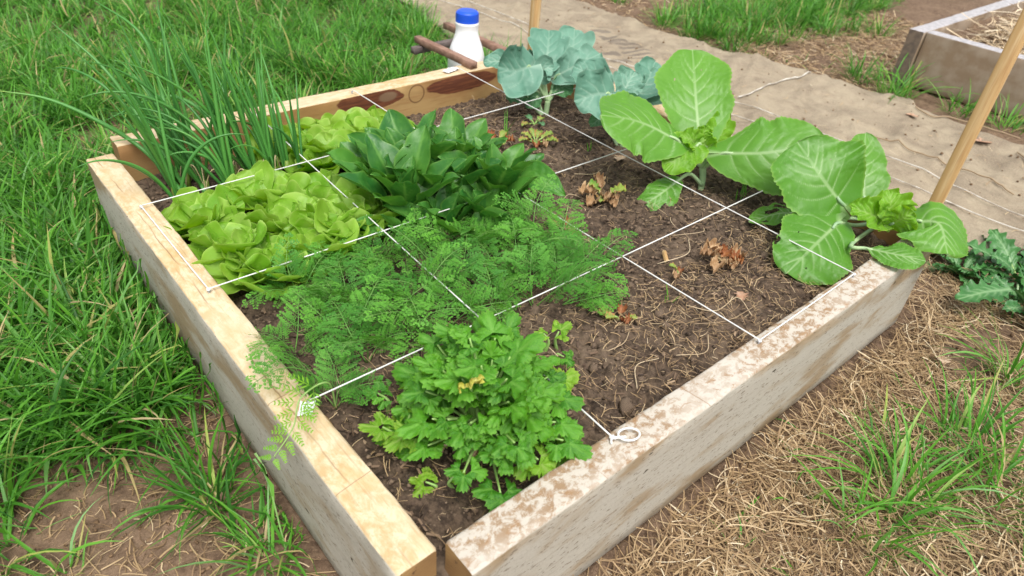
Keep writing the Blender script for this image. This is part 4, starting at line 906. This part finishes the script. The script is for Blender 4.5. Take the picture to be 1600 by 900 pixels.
# long flat spinach leaf on the right
t = bpy.data.objects['spinach_plant.005']
leafobj('leaf', t, G_spi, [(0.6177, 0.6430, -0.0109), (0.6428, 0.5807, 0.0172), (0.6668, 0.5119, 0.0044)], .066, v3(-.45, -.2, .85), 'spinach', nu=41, nv=45, cup=.1, fold=.3, quilt=.002, ruf=.03, rufn=2, wide=.0022, seed=5, stem=[tuple(t.location), (0.5949, 0.6516, -0.0231), (0.6177, 0.6430, -0.0109)], stem_r=(.003, .002), smat=G_stem, label='long flat leaf')

# lettuces
LT = [(.075, .845, 'lettuce at the left end of the front row, touching the onions'), (.195, .860, 'lettuce heart under the crossing of two cords'), (.075, .725, 'lettuce spilling over the near left timber'),
      (.19, .745, 'broad lettuce in the middle of the front group'), (.095, .640, 'lettuce under the second cord by the near left timber'), (.275, .68, 'lettuce beside the spinach in the front group'),
      (.205, .650, 'lowest lettuce of the front group, half under the carrot fronds'), (.42, 1.035, 'back lettuce in the middle of the far group'),
      (.55, 1.045, 'rightmost lettuce of the far group, below the cord nail'), (.285, .79, 'lettuce at the right end of the front group, under the long cord'), (.315, .70, 'small lettuce squeezed between the front group and the spinach'),
      (.35, 1.085, 'back lettuce nearest the onions'), (.46, 1.10, 'back lettuce against the far timber'), (.375, .97, 'back lettuce beside the cord'), (.49, .985, 'back lettuce closest to the spinach')]
for i, (x, y, lab) in enumerate(LT):
    rosette('lettuce', 'leaf', lab, 'lettuce', x, y, float(sz(x, y)) - .004, 20, .088 * (1.15 if y > .93 else 1), .088 * (1.15 if y > .93 else 1), G_let, 'lettuce', .04, 1.0, 'lettuces in two groups', 200 + i, nu=27, nv=26, cup=.45, ruf=.055, rufn=1.5, wide=.0012, nsec=4, quilt=.0012, tert=False, teeth=.0, edgey=.4)

# dark weed at right edge
for (x, y, s__, lab) in ((1.60, -.105, 1.0, 'dark green wavy leaved weed rosette at the right edge by the burlap'), (1.50, -.015, .7, 'smaller dark weed between the timber corner and the burlap'), (1.46, -.17, .7, 'low dark weed beneath the larger rosette at the right edge')):
    rosette('weed_plant', 'leaf', lab, 'weed', x, y, float(gz(x, y)), 16, .17 * s__, .055 * s__, G_weed, 'dock', .5, 1.42, None, int(x * 100), nu=19, nv=36, cup=.1, ruf=.10, rufn=6, wide=.002, nsec=6, quilt=.002, tert=False)
big_w = bpy.data.objects['weed_plant']
leafobj('leaf', big_w, G_weed, [(1.4015, -0.1278, -0.1451), (1.3362, -0.0986, -0.1420), (1.2726, -0.0687, -0.1535)], .055, v3(-.1, -.1, 1), 'dock', nu=25, nv=50, ruf=.06, rufn=6, wide=.003, seed=3, stem=[tuple(big_w.location), (1.4120, -0.1366, -0.1442)], label='long leaf lying flat on the dirt')

# small perennials on the bare soil
def withered(x, y, lab, parts, s__=1.0, seed=0):
    rs = random.Random(seed); z = float(sz(x, y)); t = thing('strawberry_plant', lab, 'plant', (x, y, z)); o = v3(x, y, z)
    for i, (a, th, l, w, mt) in enumerate(parts):
        l *= .66; w *= .72
        d = v3(cos(a) * sin(th), sin(a) * sin(th), cos(th)); p1 = o + d * l * .55; p2 = p1 + nrm(d + v3(cos(a), sin(a), -.2) * .5) * l * .35; p3 = p2 + nrm(d + v3(cos(a), sin(a), -.9) * .8) * l * .3
        dead_ = mt in (G_brown, G_red)
        leafobj('leaf', t, mt, [p1, p2, p3], w * .85, v3(0, 0, 1), 'round', nu=19, nv=19, cup=.35 if not dead_ else .9, ruf=.10 if not dead_ else .28, rufn=4, wide=.0014, seed=seed + i, teeth=.06, teethn=9, tert=False, quilt=.0015, edgey=1.2, stem=[o, (o + p1) / 2 + v3(0, 0, .004), p1], stem_r=(.0022, .0013), smat=M_straw_p if dead_ else G_stem)
    return t
M_straw_p = plain('withered_stalk', (.42, .32, .17), .7, (.25, .15, .08), 80)
q = lambda *a: a
B_, R_, S_ = G_brown, G_red, G_straw_l
withered(.782, .515, 'half withered strawberry plant with one fresh green leaf, left of the centre cord crossing', [q(-.8, .75, .075, .052, S_), q(2.2, .5, .065, .045, S_), q(3.8, .9, .06, .035, S_), q(1.2, .6, .075, .035, B_), q(2.9, .9, .085, .045, B_), q(-2.2, .7, .055, .035, B_), q(-1.4, .9, .055, .03, B_), q(-1.8, 1.2, .065, .03, B_), q(3.4, 1.2, .08, .04, B_)], seed=300)
withered(.80, .215, 'brown and red withered strawberry clump on bare soil near the near right timber', [q(2.6, .9, .075, .04, B_), q(2.0, .7, .07, .035, B_), q(3.4, 1.1, .08, .04, B_), q(.5, .6, .04, .03, R_), q(1.5, .5, .04, .03, R_), q(-.6, .9, .045, .03, R_), q(-1.6, .9, .04, .025, B_), q(-.2, 1.2, .06, .045, B_), q(4.2, 1.0, .05, .025, B_), q(5.2, 1.0, .045, .03, R_), q(.9, 1.1, .055, .03, R_)], seed=320)
withered(.705, .245, 'single withered stub with a grey green leaf beside the wooden label', [q(2.4, .4, .04, .022, S_), q(3.6, .9, .045, .024, B_), q(.3, .8, .02, .018, R_)], seed=340)
withered(.515, .215, 'small plant with a red stalk and two green leaves near the celery', [q(3.0, .8, .045, .030, S_), q(2.4, 1.0, .05, .032, S_), q(.6, .7, .035, .025, R_), q(4.6, .9, .03, .028, R_), q(-.9, 1.0, .04, .02, S_)], seed=350)
withered(.845, .80, 'low yellowing strawberry plant between the spinach and the broccoli', [q(-.9, 1.0, .075, .038, S_), q(-.3, .8, .07, .034, S_), q(.6, .8, .06, .03, S_), q(2.2, .7, .06, .03, S_), q(3.0, .9, .07, .03, S_), q(4.0, 1.0, .06, .03, R_), q(-1.5, 1.1, .05, .03, B_), q(1.4, .5, .06, .025, S_)], seed=360)
withered(.78, 1.03, 'tiny pale weed with a pinkish leaf near the far timber', [q(1.0, 1.0, .04, .022, R_), q(3.0, 1.0, .045, .026, S_), q(4.2, 1.1, .05, .03, G_brod)], seed=370)
withered(.70, .985, 'cluster of little green seedlings behind the spinach', [q(.5, 1.1, .05, .03, G_brod), q(2.0, 1.0, .04, .028, G_brod), q(3.9, 1.2, .05, .028, S_), q(5.2, 1.2, .05, .03, G_brod)], seed=380)
withered(.93, .90, 'small green weed rosette in the bed beneath the far broccoli', [q(.2, 1.1, .05, .03, S_), q(1.6, 1.0, .05, .028, G_brod), q(3.1, 1.2, .055, .03, S_), q(4.7, 1.0, .05, .028, G_brod)], seed=390)
withered(.63, .47, 'little reddish stub on the soil just right of the carrots', [q(.4, .9, .04, .025, R_), q(2.6, .8, .05, .028, S_), q(4.4, 1.0, .045, .03, B_)], seed=395)
withered(.90, .14, 'pale brown withered leaf cluster near the lower right cord nail', [q(.4, 1.0, .05, .03, B_), q(2.6, 1.1, .05, .03, B_), q(4.4, 1.0, .045, .03, R_), q(5.4, 1.0, .04, .03, B_)], seed=398)
withered(.76, .84, 'reddish green clump of small leaves under the far cord, beside a grass seedling', [q(.4, .8, .06, .03, S_), q(1.7, .9, .055, .03, R_), q(2.6, .9, .06, .03, S_), q(3.6, 1.0, .06, .03, B_), q(4.4, .8, .06, .03, S_), q(5.6, 1.0, .055, .03, R_)], seed=399)
for (x, y, nb, lab) in ((.80, .86, 9, 'thin upright grass seedling in the bed just below the far cord crossing'), (.93, .70, 4, 'tiny two bladed seedling on the soil left of the second broccoli'), (1.06, .36, 6, 'few grass seedlings under the cord beside the chewed leaf'), (.62, .20, 4, 'tiny green seedling on the soil near the near right timber')):
    P0 = np.column_stack([x + RNG.normal(0, .006, nb), y + RNG.normal(0, .006, nb), np.full(nb, float(sz(x, y)))])
    V, F, k = ribbons(P0, RNG.uniform(0, 6.28, nb), RNG.uniform(.05, .5, nb), RNG.uniform(.1, .9, nb), RNG.uniform(.03, .085, nb) * (1.0 if nb > 5 else .5), np.full(nb, .0028), 5, fold=.2)
    zz = float(sz(x, y)); me = mesh('seedling', V - np.array([x, y, zz]), F, M_grass, {'tint': np.full(len(V), .5)}); tag(put('seedling', me, None, (x, y, zz)), lab, 'seedling')

# wooden label stub and celery tag
def stick_tag(name, p0, p1, w, th, mt, lab, cat):
    p0 = v3(*p0); p1 = v3(*p1); t = thing(name, lab, cat, tuple(p0)); d = nrm(p1 - p0); sd = nrm(np.cross(d, CAMP - p0)); nn = np.cross(sd, d); Ls = np.linalg.norm(p1 - p0); ol = []
    for u_, l_ in ((-1, 0), (1, 0), (1, Ls - w * .6), (.75, Ls - w * .25), (0, Ls), (-.75, Ls - w * .25), (-1, Ls - w * .6)): ol.append(sd * u_ * w / 2 + d * l_)
    ol = np.array(ol); V = np.vstack([ol + nn * th / 2, ol - nn * th / 2]); n_ = len(ol); F = [np.array([list(range(n_))]), np.array([list(range(n_, 2 * n_))[::-1]]), np.array([[i, i + n_, (i + 1) % n_ + n_, (i + 1) % n_] for i in range(n_)])]
    put('stick', mesh('stick', V, F, mt, None, False), t); return t, d, sd, nn, Ls
stick_tag('plant_label', (0.7063, 0.2597, -0.0580), (0.7350, 0.3064, -0.0364), .0085, .003, M_stake, 'short rounded wooden label stuck in the bare soil below the centre cord', 'plant label')
tg, d, sd, nn, Ls = stick_tag('plant_label', (0.1564, 0.1334, -0.0632), (0.1635, 0.1225, -0.0004), .014, .002, M_battens2 if False else M_stake, 'wooden plant label with dark brown letters among the celery stalks', 'plant label')
fc = bpy.data.curves.new('lettering', 'FONT'); fc.body = 'CELERY'; fc.size = .0125; fc.align_y = 'CENTER'; fc.extrude = .0003
fm = plain('dark_ink', (.03, .012, .008), .7); fc.materials.append(fm); fo = bpy.data.objects.new('lettering', fc); COL.objects.link(fo); fo.parent = tg
fm_me = bpy.data.meshes.new_from_object(fo); bpy.data.objects.remove(fo); fo = put('lettering', fm_me, tg)
Xa = -d; Za = nn; Ya = np.cross(Za, Xa); pos = d * (Ls - .004) + nn * .0014
fo.matrix_local = Matrix(((Xa[0], Ya[0], Za[0], pos[0]), (Xa[1], Ya[1], Za[1], pos[1]), (Xa[2], Ya[2], Za[2], pos[2]), (0, 0, 0, 1)))

# celery
def leaflet_mesh(seed, m_):
    rs = np.random.default_rng(seed); na, nr = 49, 6; th = np.linspace(-1.95, 1.95, na)
    lob = .62 + .38 * np.abs(np.cos(th * 1.5 * .98)) ** .8 * np.where(np.abs(th) < 1.05, 1, .86)
    cl = 1 - .50 * np.exp(-((np.abs(th) - .72) / .09) ** 2) - .15 * np.exp(-((np.abs(th) - 1.45) / .1) ** 2)
    tooth = 1 + .085 * (np.abs(((np.arange(na) / 3 + .5) % 1) - .5) * 4 - 1) + .03 * rs.normal(0, 1, na)
    R_b = lob * cl * tooth * (1 + .08 * rs.normal()) * .62; org = np.array([0, .34]); V = [[0, .30, 0]]; vein = [1.0]; ed = [0.0]
    for k in range(1, nr + 1):
        f = k / nr; r = R_b * f; x = r * np.sin(th) * .95; y = .30 + r * np.cos(th) * 1.12
        # base wedge: pull outer base toward stalk
        z = .065 * f ** 2 * np.cos(th * 4.2 + rs.random()) + .06 * rs.normal() * f - .05 * f ** 2 + .05 * fbm(x, y, 4, 2, seed)
        V += np.stack([x, y, z + .05 * np.sin(th * 9) * f * f], -1).tolist()
        vv = np.exp(-(np.sin(np.clip(np.abs(th), 0, 3) * 1) * f / .10) ** 2) * (np.abs(th) < 1) ; v2 = np.exp(-((np.abs(th) - 1.08) / .10) ** 2); v3_ = .45 * np.exp(-((np.abs(th) - .42) / .09) ** 2) * (f > .4)
        vein += list(np.clip(np.maximum(np.maximum(vv, v2 * .8), v3_) * (1 - .5 * f), 0, 1)); ed += [.25 * (f > .95)] * na
    F3 = np.array([[0, 1 + j + 1, 1 + j] for j in range(na - 1)]); i, j = np.meshgrid(np.arange(nr - 1), np.arange(na - 1), indexing='ij'); F4 = np.stack([1 + i * na + j, 1 + i * na + j + 1, 1 + (i + 1) * na + j + 1, 1 + (i + 1) * na + j], -1).reshape(-1, 4)
    V = np.array(V); V[:, 1] -= .02
    return mesh('leaflet', V, [F3, F4], m_, {'vein': vein, 'edge': ed})
LM = {m_.name: [leaflet_mesh(400 + k, m_) for k in range(6)] for m_ in (G_cel, G_cely, G_cellime)}
def celery_leaf(t, o, pts, mt, sz_, rs, nlf=5, r0=.0035):
    q = curve(pts, 16); V, F = tube(q, np.linspace(r0, .0012, 16), 6); st = put('leaf_stalk', MB().add(V, F).mesh('leaf_stalk', [G_stem], True, o), t)
    def lf(p, dirv_, s_, nh):
        dirv_ = nrm(dirv_); nh = nrm(nh - dirv_ * (nh @ dirv_)); xx = np.cross(dirv_, nh); e = put('leaflet', random.choice(LM[mt.name]), st)
        e.matrix_local = Matrix(((xx[0] * s_, dirv_[0] * s_, nh[0] * s_, p[0] - o[0]), (xx[1] * s_, dirv_[1] * s_, nh[1] * s_, p[1] - o[1]), (xx[2] * s_, dirv_[2] * s_, nh[2] * s_, p[2] - o[2]), (0, 0, 0, 1)))
    tip = q[-1]; d = nrm(q[-1] - q[-3]); up = nrm(v3(rs.uniform(-.35, .15), rs.uniform(-.35, .15), 1.0)); d = nrm(v3(d[0] * 1.3 + rs.uniform(-.4, .4), d[1] * 1.3 + rs.uniform(-.4, .4), max(-.15, min(.25, d[2] - .55)))); sd = nrm(np.cross(d, up))
    lf(tip - d * .004, d, sz_ * rs.uniform(.95, 1.2), up)
    for k in range((nlf - 1) // 2):
        p = q[-1 - int(1 + k * 4)]
        for s_ in (-1, 1): lf(p, nrm(d * (.35 - .1 * k) + sd * s_ + v3(0, 0, rs.uniform(-.15, .25))), sz_ * rs.uniform(.75, 1.0), nrm(up + sd * s_ * rs.uniform(-.2, .3)))
def celery(x, y, lab, nl, hgt, spr, seed, sz_=.046, mats=None):
    rs = random.Random(seed); z = float(sz(x, y)); t = thing('celery_plant', lab, 'celery', (x, y, z)); o = v3(x, y, z)
    for i in range(nl):
        f = (i + .5) / nl; a = i * 2.399 + rs.uniform(-.2, .2); rad = spr * f ** .6 * rs.uniform(.85, 1.1); hh = hgt * (1 - .80 * f ** 1.8) * rs.uniform(.66, 1.16)
        p1 = o + v3(cos(a) * .012, sin(a) * .012, 0); p2 = o + v3(cos(a) * rad * .45, sin(a) * rad * .45, hh * .62); p3 = o + v3(cos(a) * rad, sin(a) * rad, hh)
        mt = G_cel
        if mats and i in mats: mt = mats[i]
        elif f > .8 and rs.random() < .12: mt = G_cellime
        celery_leaf(t, o, [p1, p2, p3], mt, sz_ * rs.uniform(.62, 1.25), rs, 5 if rs.random() < .6 else 3)
    return t
cel = celery(.192, .160, 'big leafy green celery plant in the near corner of the bed', 78, .136, .116, 500, .037)
o = np.array(cel.location); rs = random.Random(4)
celery_leaf(cel, o, [o + v3(0, 0, .05), (0.1424, 0.1284, 0.0865), (0.1380, 0.1261, 0.1054)], G_cely, .036, rs, 1, .0018)
for p_, m_, s_ in ((((0.1386, 0.1836, -0.0631)), G_cellime, .036), ((0.2589, 0.0795, -0.0233), G_cellime, .022), ((0.2550, 0.0665, -0.0398), G_cellime, .034), ((0.1283, 0.1539, -0.0851), G_cel, .040)):
    celery_leaf(cel, o, [o + v3(0, 0, .02), (o + v3(*p_)) / 2 + v3(0, 0, .01), p_], m_, s_, rs, 3, .0022)
celery(.092, .205, 'small celery seedling with a dry yellow stalk by the near left timber', 4, .05, .045, 510, .030, {1: G_cellime, 0: G_cellime})
celery(.118, .262, 'little pale celery sprig left of the big celery', 3,   .045, .04, 512, .022, {0: G_cellime, 2: G_cellime})
celery(.095, .115, 'tiny celery shoot with a white edged leaf in the nearest corner', 2, .03, .03, 514, .020, {0: G_cellime, 1: G_cellime})
celery(.375, .225, 'thin yellowish celery shoot on the right side of the big celery', 3, .045, .028, 516, .020, {0: G_cellime, 1: G_cellime})
def crump(x, y, z, s_, parent):
    n_ = 9; u, v_ = np.meshgrid(np.linspace(-1, 1, n_), np.linspace(-1, 1, n_)); V = np.stack([u * s_ * (1 - .3 * np.abs(v_)), v_ * s_ * .7, s_ * 1.1 * fbm(u, v_, 1.3, 3, int(x * 1e4) % 99)], -1).reshape(-1, 3)
    o_ = np.array(parent.location); e = put('dead_leaf', mesh('dead_leaf', V, grid_faces(n_, n_), M_drypale), parent, (x - o_[0], y - o_[1], z - o_[2]), (random.random() * 2, random.random(), random.random() * 6))
for p_ in ((0.1174, 0.1407, 0.0258), (0.1135, 0.1442, -0.0076), (0.1404, 0.1207, -0.0065), (0.1278, 0.1386, -0.0003)): crump(*p_, .0085, cel)

# carrots
def frond_mesh(seed, Lr=.16, arch=.9):
    rs = np.random.default_rng(seed); b = MB(); n_ = 20; t = np.linspace(0, 1, n_); th = .10 + arch * t ** 1.5; y = np.cumsum(np.sin(th)) * Lr / n_; z = np.cumsum(np.cos(th)) * Lr / n_; xw = .022 * np.sin(t * 3.2 + rs.random() * 6) * t
    q = np.stack([xw, y, z], -1); V, F = tube(q, np.linspace(.0014, .0004, n_), 5); b.add(V, F, 1)
    tri = []; quad = []; VV = []
    def diamond(p, d, nn, l, w):
        sd = np.cross(d, nn); i = len(VV); VV.extend([p, p + d * l * .55 + sd * w, p + d * l, p + d * l * .55 - sd * w]); quad.append((i, i + 1, i + 2, i + 3))
    npn = 9
    for k in range(npn):
        f = .30 + .68 * k / (npn - 1) + rs.uniform(-.02, .02); f = min(f, .98); i = min(int(f * (n_ - 1)), n_ - 2); p = q[i]; T = nrm(q[i + 1] - q[i]); Nn = nrm(v3(0, -T[2], T[1])); Sd = v3(1, 0, 0)
        ln = Lr * .30 * (1 - .78 * (max(0, f - .30) / .70) ** 1.3) * rs.uniform(.75, 1.2)
        for s_ in ((-1, 1) if k < npn - 1 else (-1, 0, 1)):
            d = nrm(Sd * s_ * (1.0 if s_ else 0) + T * (rs.uniform(.4, .9) if s_ else 1) + Nn * rs.uniform(-.42, .32)); n2 = nrm(Nn + Sd * rs.uniform(-.4, .4)); n2 = nrm(n2 - d * (n2 @ d)); sd2 = np.cross(d, n2)
            m_ = max(3, int(ln / .0066)); V, F = tube(np.array([p, p + d * ln * .5 + n2 * .05 * ln, p + d * ln - n2 * .12 * ln]), (.0005, .0004, .0003), 3, False); b.add(V, F, 1)
            for j in range(1, m_ + 1):
                g = j / m_; pp = p + d * ln * g + n2 * ln * (.2 * g * (1 - g) - .12 * g * g); l2 = ln * .42 * (1 - .66 * g) + .0032
                for s2 in (-1, 1):
                    dd = nrm(sd2 * s2 + d * rs.uniform(.8, 1.2) + n2 * rs.uniform(-.25, .25)); diamond(pp, dd, n2, l2, .00078)
                    for s3 in (-1, 1):
                        e = nrm(dd + np.cross(dd, n2) * s3 * .8); diamond(pp + dd * l2 * .42, e, n2, l2 * .52, .00085)
                        if l2 > .0065: diamond(pp + dd * l2 * .68, e, n2, l2 * .38, .0008)
            diamond(p + d * ln - n2 * .12 * ln, d, n2, .005, .001)
    b.add(np.array(VV), np.array(quad), 0); return b.mesh('frond', [G_car, G_carst])
FM = [frond_mesh(600 + k, .16, a) for k, a in enumerate((.8, 1.15, 1.4, 1.7, 2.0, 1.05, 1.55, .9))]
CP = []
for j, y in enumerate((.36, .435, .51, .575)):
    for i, x in enumerate((.065, .125, .19, .26) if y < .5 else (.135, .18, .225, .27)): CP.append((x + random.uniform(-.012, .012), y + random.uniform(-.012, .012), 'near'))
for j, y in enumerate((.335, .41, .485, .565)):
    for i, x in enumerate((.34, .41, .48, .55)): CP.append((x + random.uniform(-.012, .012), y + random.uniform(-.012, .012), 'far'))
ROWN = ['row nearest the celery', 'second row from the celery', 'third row from the celery', 'row farthest from the celery']; COLN = ['leftmost', 'second from left', 'second from right', 'rightmost']
for ci, (x, y, w_) in enumerate(CP):
    rr_, cc_ = (ci % 16) // 4, ci % 4
    z = float(sz(x, y)); t = thing('carrot_plant', 'carrot top, %s in the %s of the %s block' % (COLN[cc_], ROWN[rr_], 'left' if w_ == 'near' else 'right'), 'carrot', (x, y, z), 0, 'carrot tops in the left block' if w_ == 'near' else 'carrot tops, block below the spinach')
    a0 = random.random() * 6; nf = random.choice((3, 3, 4, 4))
    for k in range(nf):
        put('frond', random.choice(FM), t, (0, 0, -.004), (random.uniform(-.55, 0.0), random.uniform(-.12, .12), a0 + k * 6.283 / nf + random.uniform(-.3, .3)), random.uniform(.55, .98) * (.78 if y > .5 else 1))
def lone(x, y, lab, angs, sc):
    z = float(sz(x, y)); t = thing('carrot_plant', lab, 'carrot', (x, y, z))
    for k, (a, tilt) in enumerate(angs): put('frond', FM[k % 6], t, None, (-tilt, 0, a), sc)
lone(.46, .30, 'low carrot frond lying over bare soil right of the celery', [(-2.3, .9), (-2.0, 1.0)], .75)
lone(.50, .345, 'outermost carrot top beside the centre cord crossing', [(-1.9, .5), (-1.2, .45), (-.4, .5), (.6, .4), (1.5, .3)], .72)
# frond hanging over the timber
lone(.055, .315, 'carrot top with one frond hanging over the near left timber', [(-.5, .5), (-2.0, .4), (.8, .4)], .6)
t = bpy.data.objects[[o_.name for o_ in bpy.data.objects if o_.name.startswith('carrot_plant')][-1]]
o = np.array(t.location)
fr_ = [v3(*o), v3((0.0460, 0.3112, 0.0100)), v3((-0.0010, 0.2873, 0.0300)), v3((-0.0311, 0.2436, 0.0360)), v3((-0.0656, 0.2214, 0.0300))]
q = curve(fr_, 40); b = MB(); V, F = tube(q, np.linspace(.0016, .0006, 40), 5); b.add(V, F, 1); VV = []; quad = []
def dia(p, d_, nn_, l, w):
    s3_ = np.cross(d_, nn_); i = len(VV); VV.extend([p, p + d_ * l * .5 + s3_ * w, p + d_ * l, p + d_ * l * .5 - s3_ * w]); quad.append((i, i + 1, i + 2, i + 3))
nnv = nrm(CAMP - q[30])
for k in range(15, 40, 3):
    T = nrm(q[min(k + 1, 39)] - q[k - 1]); sdv = nrm(np.cross(T, nnv)); ln = .034 * (1 - .6 * (k - 15) / 25)
    for s_ in (-1, 1):
        d_ = nrm(sdv * s_ + T * .7)
        for j in range(1, 6):
            pp = q[k] + d_ * ln * j / 5
            for s2 in (-1, 1): dia(pp, nrm(np.cross(d_, nnv) * s2 + d_ * .9), nnv, ln * .36 * (1.2 - j / 6), .0012)
        dia(q[k], d_, nnv, ln * 1.1, .0007)
b.add(np.array(VV), np.array(quad), 0); e = put('frond', b.mesh('frond', [G_cellime, G_stem], True, o), t); e['label'] = 'pale frond hanging over the timber'

# onions
rs = random.Random(9); right = v3(.768, -.637, 0); away = v3(.64, .77, 0)
ON = []
for k in range(17):
    ON.append((random.uniform(.075, .305), random.uniform(.96, 1.12)))
ON += [(.30, .985), (.315, .95), (.06, .94), (.25, .93)]
for i, (x, y) in enumerate(ON):
    z = float(sz(x, y)); lab = 'spring onion plant in the dense clump at the left corner of the bed'
    grp = 'spring onions in the left corner'
    t = thing('spring_onion', lab, 'spring onion', (x, y, z), 0, grp)
    V, F = tube([(0, 0, -.01), (0, 0, .02), (.001, 0, .04)], (.0065, .0055, .0045), 8); put('stem', MB().add(V, F, 0, tint=.85).mesh('stem', [G_onion]), t)
    for k in range(rs.choice((4, 5, 6))):
        Lq = rs.uniform(.18, .38) * (1.0 if x < .25 else .75); ln = rs.gauss(-.30, .24) * (1 if x < .24 else .35); fw = rs.gauss(.05, .20); dr = rs.random(); n_ = 22
        tt = np.linspace(0, 1, n_); side_ = np.sin(ln) ; dirs = right * ln + away * fw
        curl = (.28 * rs.uniform(.3, 1.3) if dr > .2 else rs.uniform(.9, 1.9)); th = np.hypot(ln, fw); ax_ = nrm(dirs); ang = th * .6 + curl * tt ** 1.8
        p = np.cumsum((ax_[None] * np.sin(ang)[:, None] + v3(0, 0, 1)[None] * np.cos(ang)[:, None]) * Lq / n_, axis=0) + v3(rs.uniform(-.005, .005), rs.uniform(-.005, .005), .01)
        r = rs.uniform(.0026, .0042) * np.clip(np.minimum(.8 + tt * 2, 1.12 * (1 - tt ** 2.2) + .08), .1, 1); V, F = tube(p, r, 8); b = MB()
        tip = rs.random() < .3; ti = np.repeat(np.clip(rs.uniform(.05, .6) + (.5 * np.clip((tt - .88) / .12, 0, 1) if tip else 0 * tt), 0, 1), 8); b.add(V, F, 0, tint=ti); put('leaf', b.mesh('leaf', [G_onion]), t)
    if rs.random() < .55:   # withered papery leaf
        a = rs.uniform(0, 6); p = curve([(0, 0, .01), (.02 * cos(a), .02 * sin(a), .07), (.04 * cos(a), .04 * sin(a), .05), (.055 * cos(a), .05 * sin(a), -.0)], 18); V, F = tube(p, .0012, 4); put('leaf', MB().add(V, F, 0, tint=1.0).mesh('leaf', [G_onion]), t)['label'] = 'dry withered leaf'
t = bpy.data.objects['spring_onion']; o = np.array(t.location)
for pts in ([v3((0.0910, 1.0178, -0.0500)), v3((0.0685, 1.1504, -0.0078)), v3((0.0112, 1.1952, 0.0514)), v3((-0.0571, 1.2367, 0.0974)), v3((-0.1332, 1.2629, 0.1212))],
            [v3((0.1270, 0.9946, -0.0500)), v3((0.1650, 1.2933, 0.0036)), v3((0.1680, 1.3539, 0.1498)), v3((0.1078, 1.4746, 0.2145))],
            [v3((0.0975, 0.9829, -0.0500)), v3((0.1028, 1.2206, -0.0077)), v3((0.0699, 1.3166, 0.1076)), v3((0.0088, 1.4111, 0.1957))],
            [v3((0.1786, 0.9933, -0.0500)), v3((0.2475, 1.2695, -0.0289)), v3((0.1827, 1.3445, 0.0200)), v3((0.0446, 1.3765, -0.0236))]):
    q = curve(pts, 40); tt = np.linspace(0, 1, 40); V, F = tube(q, .0046 * np.clip(1.1 * (1 - tt ** 2.5) + .1, .1, 1), 8); put('leaf', MB().add(V, F, 0, tint=np.repeat(np.clip(.3 + .6 * np.clip((tt - .6) / .4, 0, 1) * (pts[-1][0] < 0), 0, 1), 8)).mesh('leaf', [G_onion], True, o), t)
